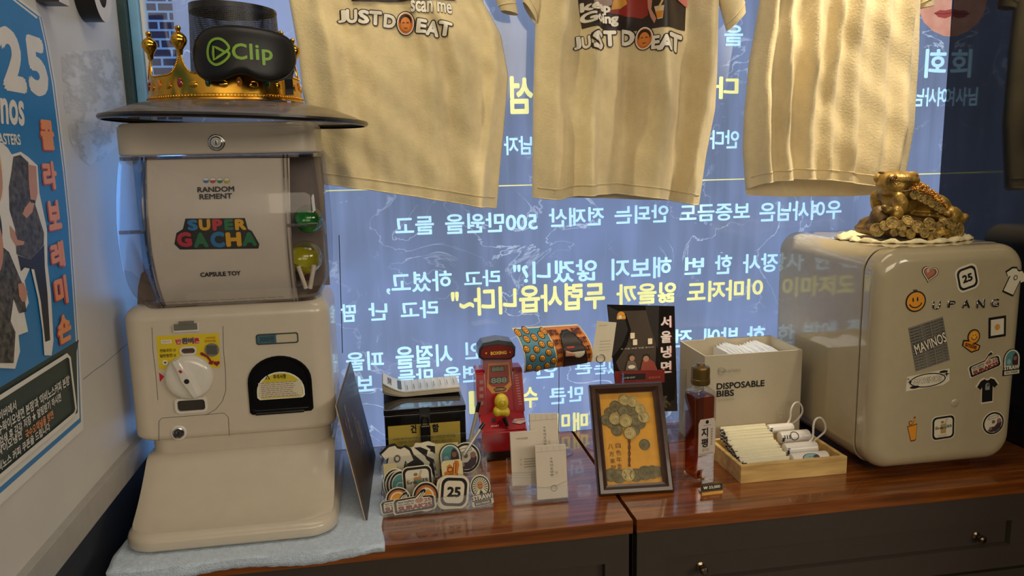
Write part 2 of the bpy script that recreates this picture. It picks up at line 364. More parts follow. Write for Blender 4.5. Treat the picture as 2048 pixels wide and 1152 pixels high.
# left wall
WL = Plane((XL, 0, 0), (0, 1, 0), (0, 0, 1))
def wall_mat():
    m = M('wall_plaster', (208, 204, 198), 0.42, var=0.05, scale=5, bump=0.35, bscale=28); nt = m.node_tree; N = nt.nodes; L = nt.links; b = N['Principled BSDF']
    tc = N.new('ShaderNodeTexCoord'); n = N.new('ShaderNodeTexNoise'); n.inputs['Scale'].default_value = 3.1; n.inputs['Detail'].default_value = 6; n.inputs['Distortion'].default_value = .8; L.new(tc.outputs['Object'], n.inputs['Vector'])
    r = N.new('ShaderNodeValToRGB'); r.color_ramp.elements[0].position = .5; r.color_ramp.elements[0].color = (0, 0, 0, 1); r.color_ramp.elements[1].position = .56; L.new(n.outputs[0], r.inputs[0])
    x = N.new('ShaderNodeMix'); x.data_type = 'RGBA'; L.new(r.outputs[0], x.inputs[0]); old = b.inputs['Base Color'].links[0].from_socket; L.new(old, x.inputs[6]); x.inputs[7].default_value = lin((206, 206, 202))+(1,)
    mm = N.new('ShaderNodeMath'); mm.operation = 'MULTIPLY'; mm.inputs[1].default_value = .55; L.new(r.outputs[0], mm.inputs[0]); L.new(mm.outputs[0], x.inputs[0]); L.new(x.outputs[2], b.inputs['Base Color'])
    return m
struct('wall_left', box(nb(), XL-0.08, XL, -5.6, YB+0.03, 0.90, 2.6), wall_mat())
struct('wall_left_lower', box(nb(), XL-0.08, XL-0.03, -5.6, YB+0.03, 0, 0.90), M('lower_wall_paint', (72, 76, 84), 0.5, bump=0.2))
struct('trim_4', box(nb(), XL-0.03, XL+0.012, -1.5, YB-0.001, 0.876, 0.919, 0.002), M('trim_grey', (164, 160, 154), 0.4, bump=0.2, bscale=60))
a = Art(); a.stroke([WL.px(*p) for p in ((165, 757), (190, 737), (206, 727), (228, 708), (256, 684))], 0.0028, M('crack_filler', (205, 205, 205), 0.6)); a.stroke([WL.px(*p) for p in ((166, 759), (191, 739), (207, 728.5), (256, 686))], 0.001, ink(70, 68, 66)); a.build('wall_crack', None, WL.fn)['kind'] = 'structure'
bpy.data.objects['wall_crack'].name = 'trim_5'
pm_ = M('repaint_patch', (214, 216, 214), .4, var=.03, bump=.4, bscale=50); _n = pm_.node_tree.nodes; _l = pm_.node_tree.links
_tcn = _n.new('ShaderNodeTexCoord'); _mp = _n.new('ShaderNodeMapping'); _mp.inputs['Scale'].default_value = (1, 9, 26); _nz = _n.new('ShaderNodeTexNoise'); _nz.inputs['Scale'].default_value = 1.6; _nz.inputs['Detail'].default_value = 6
_rp = _n.new('ShaderNodeValToRGB'); _rp.color_ramp.elements[0].position = .36; _rp.color_ramp.elements[1].position = .58; _l.new(_tcn.outputs['Object'], _mp.inputs[0]); _l.new(_mp.outputs[0], _nz.inputs['Vector']); _l.new(_nz.outputs[0], _rp.inputs[0]); _l.new(_rp.outputs[0], _n['Principled BSDF'].inputs['Alpha'])
a = Art(); a.poly([WL.px(*p) for p in ((122, 112), (146, 100), (180, 102), (216, 98), (238, 120), (246, 170), (250, 240), (236, 290), (205, 318), (180, 330), (160, 318), (140, 280), (128, 210))], pm_); a.build('trim_6', None, WL.fn, lift=.0004)['kind'] = 'structure'
GLASSDARK = M('dark_glass', (22, 23, 27), 0.07, spec=0.6, var=0.02)
struct('wall_right', box(nb(), XR, XR+0.05, 0.75, YB+0.02, 0, 2.6), GLASSDARK)
PLAIN = M('room_paint', (128, 120, 110), 0.7)
struct('wall_east', box(nb(), 4.2, 4.3, -5.6, YB+0.02, 0, 2.6), PLAIN)
struct('wall_back', box(nb(), XL-0.1, 4.3, -5.7, -5.6, 0, 2.6), PLAIN)
bm = nb(); box(bm, XL-0.1, 4.3, YB, YB+0.03, 0, CT-0.001); box(bm, XL-0.1, 4.3, YB, YB+0.03, 2.25, 2.6); box(bm, XR+0.001, 4.3, YB, YB+0.03, CT, 2.25); box(bm, XL-0.1, x_f0, YB+0.005, YB+0.03, CT, 2.25)
struct('wall_front', bm, M('front_wall_paint', (60, 58, 56), 0.6))
struct('ceiling', box(nb(), XL-0.1, 4.3, -5.7, YB+0.05, 2.6, 2.7), M('ceiling_paint', (120, 112, 102), 0.8))
struct('floor', box(nb(), XL-0.1, 4.3, -5.7, YB+0.05, -0.1, 0), M('floor_tile', (86, 80, 74), 0.4))
TUBE = M('lamp_tube', (255, 240, 214), 0.4, emit=5)
for y, x0, x1 in ((-3.3, 1.05, 3.3), (-4.35, 1.2, 1.75)):
    t = thing('ceiling_lamp', 'long strip lamp on the ceiling', 'lamp', ((x0+x1)/2, y, 2.6), group='ceiling strip lamps'); link('tube', box(nb(), x0, x1, y-.035, y+.035, 2.545, 2.565, .008), TUBE, t); link('housing', box(nb(), x0-.03, x1+.03, y-.05, y+.05, 2.566, 2.6, .005), PLAIN, t)
# ------------------------------------------------------------------ counter cabinets
WOOD = M('brown_wood', (108, 56, 18), 0.25, coat=0.7, var=0.22, scale=12, stretch=(0.5, 7, 7), rgb2=(138, 76, 26))
GREY = M('cabinet_paint', (66, 57, 49), 0.5, var=0.03)
KNOB = M('knob_metal', (150, 132, 112), 0.25, metal=1)
YF = at_z(1270, 1040, CT).y
def cabinet(x0, x1, label, panel, knobs):
    t = thing('cabinet', label, 'cabinet', ((x0+x1)/2, (YF+YB)/2, 0))
    link('countertop', box(nb(), x0, x1, YF, YB-.001, CT-.024, CT, .0012), WOOD, t)
    bm = nb(); box(bm, x0+.002, x1-.002, YF+.03, YB-.002, 0.02, CT-.0245); link('carcass', bm, M('cabinet_inside', (40, 37, 34), 0.6), t)
    yf = YF+.010; zt = CT-.028; zb = panel[4]
    def drawer(z0, z1, u0, u1, v0, v1, kn, nm):
        bm = nb(); e = .011
        # face with a recessed panel
        ring = lambda A, B, C, D, y: [(A, y, C), (B, y, C), (B, y, D), (A, y, D)]
        loft(bm, [ring(x0+.004, x1-.004, z0, z1, yf+.0195), ring(x0+.004, x1-.004, z0, z1, yf), ring(u0, u1, v0, v1, yf), ring(u0+.0015, u1-.0015, v0+.0015, v1-.0015, yf+e)], True, True)
        d = link(nm, bm, GREY, t, sharp=.3)
        for kx, kz in kn:
            T = Matrix.Translation((kx, yf+e, kz)) @ Matrix.Rotation(PI/2, 4, 'X')
            link('knob', lathe(nb(), [(.0075, 0), (.0075, .002), (.0035, .004), (.0032, .009), (.006, .012), (.0075, .016), (.0068, .020), (.004, .0225)], n=20, mtx=T), KNOB, d)
    drawer(zb+.003, zt, *panel[:4], knobs, 'drawer')
    drawer(zb-.24, zb-.003, panel[0], panel[1], zb-.20, zb-.04, [], 'drawer')
    link('plinth', box(nb(), x0+.01, x1-.01, YF+.05, YB-.01, 0, 0.10), GREY, t)
    return t
pk = lambda x, y: (lambda p: (p.x, p.z))(at_y(x, y, YF+.010))
r0 = pk(1330, 1117); r1 = pk(2024, 1040); rb = pk(2016, 1090); gap = pk(1960, 1143)
k0 = pk(1405, 1138); k1 = pk(1960, 1076)
XS = at_z(1270, 1040, CT).x
cabinet(XS+.003, XR-.004, 'taupe drawer cabinet with two metal knobs under the fridge and wooden tray', (r0[0], r1[0], rb[1], r1[1], gap[1]), [k0, k1])
q = pk(1210, 1128)
cabinet(XL+.03, XS-.003, 'taupe drawer cabinet under the white capsule toy machine and towel', (XL+.10, q[0], gap[1]+.04, q[1], gap[1]), [])
# ------------------------------------------------------------------ towel
def towel():
    nx, ny = 64, 60; bm = nb(); x0, x1 = -0.432, -0.026; y1 = YB-.02; P = []
    for j in range(ny+1):
        row = []
        for i in range(nx+1):
            u = i/nx; x = x0+(x1-x0)*u+.0025*math.sin(j*.35)+.002*math.sin(i*.8); drop = .012+.013*(1-u)*.6+.004*math.sin(u*11)
            s = j/ny*(y1-YF+.008+drop); yy = y1-s; z = CT+.0045
            if yy < YF-.005: z -= (YF-.005-yy); yy = YF-.006-.002*math.sin(u*9)
            z += .0006*math.sin(i*1.7+j*.9)
            row.append(bm.verts.new((x, yy, z)))
        P.append(row)
    for j in range(ny):
        for i in range(nx): bm.faces.new((P[j][i], P[j][i+1], P[j+1][i+1], P[j+1][i]))
    bm.normal_update(); bm.faces.ensure_lookup_table(); bm_up = bm.faces[30*nx+30].normal.z < 0
    o = link('towel', bm, M('terry_cloth', (206, 222, 240), 0.95, var=0.10, scale=160, bump=1.0, bscale=420, sheen=.3), loc=(-.23, 1.36, CT))
    s = o.modifiers.new('thick', 'SOLIDIFY'); s.thickness = .004; s.offset = 1 if bm_up else -1
    tag(o, 'pale blue terry towel spread under the white capsule toy machine', 'towel')
towel()
# ------------------------------------------------------------------ capsule toy machine
IVORY = M('ivory_plastic', (206, 194, 174), 0.28, coat=0.3, var=0.02)
IVORY2 = M('white_knob_plastic', (222, 216, 204), 0.2, coat=0.4, var=0.02)
BLK = M('black_gloss_plastic', (14, 13, 13), 0.12, coat=0.5, var=0.02)
CHROME = M('chrome', (190, 190, 188), 0.15, metal=1)
DGREY = M('dark_grey_plastic', (62, 62, 58), 0.4)
CLEAR = clear('clear_plastic', (0.90, 0.90, 0.92), 0.28, base=.02)
CLEAR2 = clear('clear_acrylic', (0.96, 0.97, 0.98), 0.4, base=.025)
W_, Bk = ink(232, 228, 214), ink(20, 18, 18)
MX0, MX1, MYF, MYB = -0.421, -0.097, 1.33, 1.52
ZT = CT+.0055                      # towel top
mach = thing('capsule_toy_machine', 'white capsule toy vending machine with turning dial standing on the pale blue towel', 'vending machine', ((MX0+MX1)/2, 1.40, ZT))
def base_rings():
    prof = [(1.196, .806, .0), (1.191, .812, -.001), (1.190, .822, -.001), (1.194, .829, .001), (1.204, .833, .004), (1.225, .838, .006), (1.26, .852, .009), (1.30, .876, .013), (1.325, .897, .016), (1.337, .908, .018), (1.345, .915, .020)]
    return prof
bm = nb()
cx = (MX0+MX1)/2; hw = (MX1-MX0)/2
rings = []
for (z, ins, yf) in ((ZT, .004, 1.196), (ZT+.006, .0, 1.191), (.822, 0, 1.190), (.829, .002, 1.194), (.833, .006, 1.204)):
    rings.append([(x, y, z) for x, y in rloop(MX0+ins, MX1-ins, yf, MYB, .045, 8)])
loft(bm, rings, True, False)
# sloping tray top: the last ring is lifted towards the back along a scooped curve
last = rings[-1]
def slope(y):
    t = min(1, max(0, (y-1.204)/(1.345-1.204))); return .833+.080*(t**1.6)
g0 = last; rr = [g0]
for k in range(1, 13):
    s = k/12; ring = []
    for x, y, z in g0:
        xx = cx+(x-cx)*(1-s*.0) ; yy = y+(MYB-y)*s if y < MYB-.05 else y
        ring.append((xx, yy, z))
    rr.append(ring)
top = nb()
n = 28; Y0, Y1 = 1.204, MYB
prev = None
rowsP = []
for k in range(n+1):
    y = Y0+(Y1-Y0)*k/n; r = .039; xi = 0
    if y < Y0+r: xi = r-math.sqrt(max(0, r*r-(Y0+r-y)**2))
    z = slope(y); zed = z-.004
    xa, xb = MX0+.006+xi, MX1-.006-xi; row = []
    for i in range(25):
        u = i/24; x = xa+(xb-xa)*u; e = min(u, 1-u)*(xb-xa); row.append((x, y, z-(.005*max(0, 1-e/.02)**2)))
    rowsP.append(row)
V = [[top.verts.new(p) for p in r] for r in rowsP]
for k in range(n):
    for i in range(24): top.faces.new((V[k][i], V[k][i+1], V[k+1][i+1], V[k+1][i]))
# skirt from the top edge down to the rim
for side in (0, 24):
    lo = [top.verts.new((r[side][0], r[side][1], .825)) for r in rowsP]
    for k in range(n): top.faces.new((V[k][side], V[k+1][side], lo[k+1], lo[k]))
lo = [top.verts.new((p[0], p[1], .825)) for p in rowsP[0]]
for i in range(24): top.faces.new((V[0][i], V[0][i+1], lo[i+1], lo[i]))
merge(bm, top); link('base_tray', bm, IVORY, mach, sharp=.9)
link('neck', rbox(nb(), MX0+.012, MX1-.012, MYF+.014, MYB, .90, .95, .03), IVORY, mach)
link('body', rbox(nb(), MX0-.010, MX1-.001, MYF, MYB, .937, 1.168, .032, .012, .026), IVORY, mach, sharp=.9)
PB = front(MYF)
pb = lambda x, y: PB.px(x, y)
bf = lambda name, a, lift=0.0003, **k: a.build(name, mach, PB.fn, lift=lift, **k)
# seam lines of the front panels
line = ink(96, 86, 76)
a = Art(); a.stroke([pb(*p) for p in ((446, 652), (447, 700), (451, 740), (452, 780), (445, 802), (432, 818), (412, 830))], .0008, line)
a.stroke([pb(*p) for p in ((304, 655), (306, 700), (312, 750), (316, 800))], .0007, line)
a.stroke([pb(*p) for p in ((318, 882), (318, 843), (324, 836), (448, 826), (457, 834), (459, 872))], .0008, line)
bf('panel_seam', a)
# sticker behind the dial
YEL = ink(222, 196, 30); RED = ink(170, 28, 34); DRED = ink(140, 24, 28); BRN = ink(60, 46, 20)
a = Art()
a.poly([pb(*p) for p in ((312, 672), (438, 666), (440, 735), (318, 739))], YEL)
def tx(a, t, x0, y0, x1, y1, m, P=pb, **k): xm, ym = (x0+x1)/2, (y0+y1)/2; a.text(t, P(x0, ym)[0], P(xm, y1)[1], P(x1, ym)[0], P(xm, y0)[1], m, **k)
tx(a, '반환버튼', 351, 676, 400, 688, ink(190, 40, 60), bold=.05, outline=W_); tx(a, '환버', 364.5, 674.5, 388, 688, ink(30, 90, 90), bold=.03)
a.rect(*pb(323, 687.5), *pb(343, 679), W_); tx(a, '반환버튼', 325, 681, 341, 685.5, RED)
tx(a, '전용코인 O', 320, 697, 352, 703.5, BRN, bold=.02); tx(a, '일반동전 X', 320, 707, 353, 714, BRN, bold=.02)
tx(a, '가치저장', 412, 673, 431, 677.5, RED); tx(a, '말하주세요', 410, 679, 433, 684, RED)
a.disc(*pb(331, 724.5), .0045, W_); a.heart(*pb(331, 724.5), .0022, BRN)
a.disc(*pb(424.5, 699), .0115, ink(120, 118, 108)); 
for k in range(7): a.rect(*pb(414.5+k*3, 708), *pb(416+k*3, 690), ink(86, 84, 78)); a.k -= 1
a.k += 1
a.poly([pb(*p) for p in ((401, 704), (406, 704), (418, 712), (424, 721), (428, 720), (425, 729), (417, 726), (420, 722), (414, 714), (402, 709))], DRED)
a.heart(*pb(434, 726), .0055, DRED)
bf('sticker', a, label='yellow coin return sticker')
a = Art(); a.poly([pb(*p) for p in ((318, 745), (328.5, 753), (320, 764))], ink(200, 20, 50)); bf('pointer_mark', a)
# coin slot, badge clip
def slot(x0, y0, x1, y1, r, depth, m, nm, rim=.003, rimm=IVORY2):
    (u0, v0), (u1, v1) = pb(x0, y1), pb(x1, y0); bm = nb()
    o = rloop(u0-rim, u1+rim, v0-rim, v1+rim, r+rim*.6, 5); i = rloop(u0, u1, v0, v1, r, 5)
    loft(bm, [[PB.fn(*p, 0) for p in o], [PB.fn(*p, depth) for p in o], [PB.fn(*p, depth) for p in i], [PB.fn(*p, .0006) for p in i]], False, False, 0)
    f = prism(bm, i, PB.fn, .0002, .0008, 1); return link(nm, bm, [rimm, m], mach)
slot(364, 695, 390, 707, .006, .003, M('coin_slot_metal', (120, 96, 90), .25, metal=.8), 'coin_slot')
slot(357, 797, 410, 822, .005, .004, M('coin_cup_dark', (52, 46, 38), .5), 'coin_return_cup', .004)
(u0, v0), (u1, v1) = pb(347, 664), pb(398, 643)
t = nb(); box(t, u0, u1, MYF-.005, MYF+.006, v0-.001, v1-.002, .002); link('card_clip', t, IVORY2, mach)
t = nb(); box(t, *[pb(350, 660)[0], pb(397, 660)[0]], MYF-.007, MYF-.0045, pb(350, 660)[1], pb(350, 647)[1], .0008); box(t, pb(360, 650)[0], pb(390, 650)[0], MYF-.008, MYF-.004, pb(360, 649)[1], pb(360, 641.5)[1], .0008); link('clip_tongue', t, M('olive_grey_plastic', (110, 108, 98), .4), mach)
# dial with its bar
dc = PB.fn(*pb(379, 753), 0); Tn = Matrix.Translation(dc) @ Matrix.Rotation(PI/2, 4, 'X')
dial = link('dial', lathe(nb(), [(.0385, 0), (.0385, .004), (.037, .008), (.033, .0115), (.026, .0135), (.012, .0145), (.003, .0147)], mtx=Tn, n=48), IVORY2, mach)
ang = math.radians(-66)
Tb = Matrix.Translation(dc+Vector((-.001, -.012, .001))) @ Matrix.Rotation(PI/2, 4, 'X') @ Matrix.Rotation(ang, 4, 'Z')
bm = nb(); rings = []
for s in range(-8, 9):
    x = s/8*.035; wv = .0098+.0022*math.exp(-(x/.009)**2)+.0022*(1-abs(s)/8) ; hh = .0105 if abs(s) < 8 else .009
    if abs(s) == 8: wv *= .85
    rings.append([Tb @ Vector(p) for p in ((x, -wv, 0), (x, wv, 0), (x, wv*.55, hh*.9), (x, wv*.38, hh), (x, -wv*.38, hh), (x, -wv*.55, hh*.9))])
loft(bm, rings); link('dial_grip', bm, IVORY2, dial, sharp=.5)
a = Art(); fb = lambda u, v, h: Tb @ Vector((u, v, .0107+h))
a.disc(.0035, 0, .0042, Bk); a.disc(.0035, 0, .0042, Bk); a.poly([(-.018, -.003), (-.0125, -.0015), (-.0135, .0025), (-.0185, .001)], RED); a.build('dial_mark', dial, fb)
# price window
(u0, v0), (u1, v1) = pb(513, 690), pb(596, 664)
bm = nb(); o = rloop(u0, u1, v0, v1, .004, 5); i = rloop(u0+.002, u1-.002, v0+.002, v1-.002, .003, 5)
loft(bm, [[PB.fn(*p, 0) for p in o], [PB.fn(*p, .0015) for p in o], [PB.fn(*p, .0015) for p in i], [PB.fn(*p, .0004) for p in i]], False, True); pw_ = link('price_window', bm, DGREY, mach)
a = Art(); a.rrect(*pb(515, 688), *pb(553.5, 666), .003, ink(64, 104, 118)); a.rrect(*pb(553.5, 688), *pb(594, 666), .003, ink(196, 186, 160)); tx(a, '3000원', 519, 671, 549, 684, ink(40, 66, 76), bold=.03); a.build('price_card', pw_, PB.fn, lift=.0007)
# capsule chute
def arch(x0, y0, x1, y1, k=10):
    (u0, v0), (u1, v1) = pb(x0, y1), pb(x1, y0); r = (u1-u0)/2; c = (u0+u1)/2
    return [(u0+.004, v0), (u1-.004, v0), (u1, v0+.004)]+[(c+r*math.cos(PI*q/k), v1-r*.86+r*.86*math.sin(PI*q/k)) for q in range(k+1)]+[(u0, v0+.004)]
bm = nb(); o = arch(501, 707, 620, 829, 16); i = arch(506, 712, 615, 822, 16)
loft(bm, [[PB.fn(*p, 0) for p in o], [PB.fn(*p, .003) for p in o], [PB.fn(*p, .003) for p in i], [PB.fn(*p, .0008) for p in i]], False, True); ch = link('capsule_chute', bm, BLK, mach)
a = Art(); a.poly(arch(509, 714, 612, 798, 16), BLK, .0001); a.build('chute_flap', ch, PB.fn, lift=.004)
a = Art(); a.poly(arch(516, 739, 607, 799, 14), W_); a.poly(arch(519, 742, 604, 797, 14), ink(206, 186, 40)); a.rect(*pb(519.5, 794.5), *pb(603.5, 759), ink(214, 204, 176))
a.poly([pb(531, 757), pb(541, 757), pb(536, 748)], Bk); a.poly([pb(533.5, 756), pb(538.5, 756), pb(536, 751)], ink(206, 186, 40)); tx(a, '주의사항', 547, 747, 573, 756, Bk, bold=.03)
a.lines(pb(523, 775)[0], pb(601, 775)[0], pb(560, 792)[1], pb(560, 761)[1], 8, .0009, ink(120, 84, 70)); a.build('warning_label', ch, PB.fn, lift=.0045)
t = nb(); box(t, pb(512, 824)[0], pb(609, 824)[0], MYF-.006, MYF-.002, pb(0+560, 826)[1], pb(560, 822)[1], .001); link('chute_lip', t, BLK, ch)
# key lock low on the body
def lock(px, py, P, r, par, nm, y=MYF):
    c = P.fn(*P.px(px, py), 0); T = Matrix.Translation(c) @ Matrix.Rotation(PI/2, 4, 'X')
    bm = nb(); lathe(bm, [(r*1.35, 0), (r*1.35, .0015), (r*1.1, .003)], mtx=T, n=28, mi=0); lathe(bm, [(r, .002), (r, .0045), (r*.85, .005), (r*.8, .004), (r*.5, .004), (r*.45, .0048), (.0002, .005)], mtx=T, n=28, mi=1)
    box(bm, -.0008, .0008, -.0035, .0035, .0047, .0056, mi=2, mtx=T); return link(nm, bm, [IVORY2 if nm == 'door_lock' else CHROME, CHROME, Bk], par)
lock(358, 865, PB, .0095, mach, 'door_lock')
# ---- clear display drum
DZ0, DZ1 = 1.163, 1.411
def drum(z, ins=0):
    t = (z-DZ0)/(DZ1-DZ0); b = math.sin(PI*min(1, max(0, t*.9+.06)))**.8
    low = max(0, .22-t)/.22; xi = .010*(1-b)+.016*low**2
    yf = MYF+.002-.030*b+.014*low**2
    return rloop(MX0+.002+xi+ins, MX1+.004-xi-ins, yf+ins, MYB-.01-ins, .028, 7), yf+ins
bm = nb(); N_ = 18
loft(bm, [[(x, y, DZ0+(DZ1-DZ0)*k/N_) for x, y in drum(DZ0+(DZ1-DZ0)*k/N_)[0]] for k in range(N_+1)], False, False)
link('clear_drum', bm, CLEAR, mach, sharp=1.2)
bm = nb()
zz = lambda k: DZ0+.002+(DZ1-DZ0-.004)*k/N_
for sx in (MX0+.050, MX1-.058):       # posts of the drum's front door
    for q in (0, .006): loft(bm, [[(sx+q+dx+.012*(1 if sx < -.25 else 0)*max(0, .4-k/N_), drum(zz(k))[1]-.001+dy, zz(k)) for dx, dy in ((0, 0), (.0022, 0), (.0022, .004), (0, .004))] for k in range(N_+1)])
for sx0, sx1, zm in ((MX0+.012, MX0+.052, 1.293), (MX1-.056, MX1-.008, 1.295)): box(bm, sx0, sx1, drum(zm)[1]+.001, drum(zm)[1]+.005, zm-.003, zm+.003, .001)
for zc in (DZ0+.004, DZ1-.004): loft(bm, [[(x, y, zc-.003) for x, y in drum(zc, .001)[0]], [(x, y, zc+.003) for x, y in drum(zc, .001)[0]], [(x, y, zc+.003) for x, y in drum(zc, .004)[0]], [(x, y, zc-.003) for x, y in drum(zc, .004)[0]]], False, False)
link('drum_frame', bm, clear('clear_plastic_edge', (.66, .62, .62), .6, base=.16), mach)
link('drum_floor', rbox(nb(), MX0+.02, MX1-.02, MYF+.012, MYB-.02, DZ0-.004, DZ0+.010, .03), M('brown_tray_plastic', (112, 92, 78), .4), mach)
link('drum_back', box(nb(), MX0+.085, MX1-.004, 1.44, 1.444, DZ0+.010, DZ1-.003), M('drum_divider', (126, 112, 104), .4), mach)
# card inside the drum
CW = M('card_paper', (214, 202, 184), .35, var=.02)
def card_fn(u, v, h): z = v; return Vector((u, drum(z)[1]+.0028-h*.5, z))
def pd(x, y):
    p = at_y(x, y, 1.305)
    for _ in range(4): p = at_y(x, y, drum(min(DZ1, max(DZ0, p.z)))[1]+.003)
    return (p.x, p.z)
a = Art(); a.poly([pd(291, 318), pd(579, 316), pd(583, 470), pd(592, 560), pd(597, 612), pd(332, 624), pd(310, 560), pd(296, 470)], CW); card = a.build('display_card', mach, card_fn, maxlen=.018)
td = lambda a, t, x0, y0, x1, y1, m, **k: tx(a, t, x0, y0, x1, y1, m, P=pd, **k)
a = Art()
for x, c in ((412, (60, 130, 180)), (426, (190, 60, 60)), (440, (50, 130, 80)), (454, (206, 180, 60))):
    p = pd(x, 360.5); a.disc(*p, .0046, Bk); a.disc(*p, .0042, W_); a.disc(*p, .0042, ink(*c), a0=PI, a1=2*PI)
td(a, 'RANDOM', 395, 373, 469, 384, Bk, bold=.035); td(a, 'REMENT', 399, 387, 465, 398, Bk, bold=.035)
a.build('logo_print', card, card_fn, lift=.0012); a = Art()
a.poly([pd(*p) for p in ((371, 437), (490, 436), (496, 458), (504, 462), (519, 488), (517, 497), (360, 499), (349, 488), (353, 466), (366, 458))], ink(34, 32, 26))
C4 = dict(b=ink(38, 120, 176), y=ink(226, 168, 32), r=ink(196, 52, 62), g=ink(34, 116, 70))
for t, x0, y0, x1, y1, c in (('S', 375, 439, 396, 461, 'b'), ('U', 398, 438, 421, 461, 'y'), ('P', 425, 438, 445, 461, 'r'), ('E', 449, 438, 467, 460, 'g'), ('R', 470, 438, 493, 460, 'y'), ('G', 354, 464, 384, 494, 'r'), ('A', 387, 465, 417, 495, 'g'), ('C', 421, 463, 450, 495, 'b'), ('H', 452, 464, 483, 493, 'y'), ('A', 484, 464, 514, 492, 'g')):
    td(a, t, x0, y0, x1, y1, C4[c], bold=.06)
td(a, 'CAPSULE TOY', 401, 543, 482, 552, Bk, bold=.03)
a.lines(pd(330, 600)[0], pd(575, 600)[0], pd(400, 608)[1], pd(400, 599)[1], 2, .0007, ink(120, 112, 104))
a.build('card_print', card, card_fn, lift=.0012)
# lid
link('lid', rbox(nb(), MX0+.010, MX1-.006, MYF-.008, MYB-.005, DZ1, 1.462, .034, .004, .010), IVORY, mach, sharp=.9)
PL = front(MYF-.008); lock(433, 285, PL, .0098, mach, 'lid_lock')
# capsules inside
def capsule(c, r, c1, label, extra=None):
    t = thing('toy_capsule', label, 'toy capsule', (c[0], c[1], c[2]-r), group='capsules inside the clear drum')
    Tt = Matrix.Translation(c) @ Matrix.Rotation(.5, 4, 'X') @ Matrix.Rotation(.3, 4, 'Y'); n = 10
    link('lower_half', lathe(nb(), [(max(.0003, r*math.cos(PI/2*(k/n-1))), r*math.sin(PI/2*(k/n-1))) for k in range(n+1)], mtx=Tt, n=24, cap=False), c1, t)
    bm = nb(); lathe(bm, [(max(.0003, r*math.cos(PI/2*k/n)), r*math.sin(PI/2*k/n)) for k in range(n+1)], mtx=Tt, n=24, cap=False); lathe(bm, [(r*1.03, -.002), (r*1.03, .002)], mtx=Tt, n=24, cap=False)
    link('clear_half', bm, clear('capsule_clear', (.86, .9, .84), .5), t)
    return t
g = at_y(617, 438, 1.372); capsule((g.x, g.y, g.z), .024, M('green_capsule_plastic', (40, 150, 60), .15, coat=.4), 'green capsule high in the right side of the clear drum')
g = at_y(606, 515, 1.372); ty = capsule((g.x+.004, g.y, g.z), .029, M('yellow_capsule_plastic', (206, 190, 30), .15, coat=.4), 'big yellow capsule below the green one in the clear drum')
g2 = at_y(640, 500, 1.40); capsule((g2.x-.028, 1.42, g2.z-.036), .020, M('brown_capsule_plastic', (120, 74, 50), .2, coat=.4), 'dark brown capsule low at the right behind the yellow one')
bm = nb()
for (x0, y0, x1, y1) in ((596, 532, 612, 577), (628, 530, 620, 577)): tube(bm, [at_y(x0, y0, 1.335), at_y(x1, y1, 1.335)], .0036, 10)
tag(link('toy_legs', bm, M('cream_toy_plastic', (220, 206, 180), .3), loc=at_y(612, 577, 1.335)), 'cream V shaped toy piece below the yellow capsule', 'toy')
bpy.data.objects['toy_legs'].name = 'plastic_toy'
hub = [(lambda v: (v.x, v.z))(at_y(x, y, 1.37)) for x, y in ((274, 622), (276, 575), (282, 548), (290, 540), (300, 565), (322, 624))]
link('drum_hub', prism(nb(), hub, lambda u, v, h: Vector((u, 1.37+h, v)), 0, .06), M('brown_tray_plastic', (112, 92, 78), .4), mach)
# ------------------------------------------------------------------ black hat, crown, sleep mask
HX, HY = -0.2214, 1.345
HM = M('hat_gauze', (128, 112, 86), 0.28, coat=.4, alpha=.52, var=.1, scale=9)
HB = M('hat_black', (10, 10, 11), 0.35, coat=.3)
hat = thing('brimmed_hat', 'black gauze hat with a wide smoky brim lying on the machine lid', 'hat', (HX, HY, 1.462))
tilt = math.radians(2.2)
Th = Matrix.Translation((HX, HY, 1.4645)) @ Matrix.Rotation(tilt, 4, 'Y')
R_ = .204
bm = nb(); lathe(bm, [(R_-.0005, -.002), (R_*.97, .003), (R_*.88, .011), (R_*.74, .020), (R_*.6, .0255), (.085, .0285), (.068, .029)], mtx=Th, n=72, cap=False); brim = link('brim', bm, HM, hat, sharp=1.5)
brim.modifiers.new('thick', 'SOLIDIFY').thickness = .0012
bm = nb(); lathe(bm, [(R_-.004, -.0055), (R_, -.0045), (R_+.0018, -.001), (R_, .0022), (R_-.006, .0016)], mtx=Th, n=72, cap=False); link('brim_edge', bm, HB, hat)
def mesh_mat():
    m = bpy.data.materials.new('hat_mesh'); m.use_nodes = True; nt = m.node_tree; N = nt.nodes; L = nt.links; b = N['Principled BSDF']
    uv = N.new('ShaderNodeUVMap'); uv.uv_map = 'weave'; ck = N.new('ShaderNodeTexChecker'); ck.inputs['Scale'].default_value = 1; L.new(uv.outputs[0], ck.inputs['Vector'])
    ma = N.new('ShaderNodeMath'); ma.operation = 'MULTIPLY_ADD'; ma.inputs[1].default_value = -.55; ma.inputs[2].default_value = 1.0; L.new(ck.outputs['Fac'], ma.inputs[0]); L.new(ma.outputs[0], b.inputs['Alpha'])
    b.inputs['Base Color'].default_value = lin((16, 15, 16))+(1,); b.inputs['Roughness'].default_value = .35; return m
def tilted(z, r, k, n, cxx=.004): 
    a_ = 2*PI*k/n; return Vector((HX+cxx+r*math.cos(a_), HY+r*math.sin(a_), z))
bm = nb(); uvl = bm.loops.layers.uv.new('weave'); n = 64; levels = [(1.490, .073), (1.53, .071), (1.57, .069), (1.605, .0668), (1.637, .0655)]
VR = [[bm.verts.new(tilted(z+(.004*math.cos(2*PI*k/n-PI) if z > 1.6 else 0), r, k, n)) for k in range(n)] for z, r in levels]
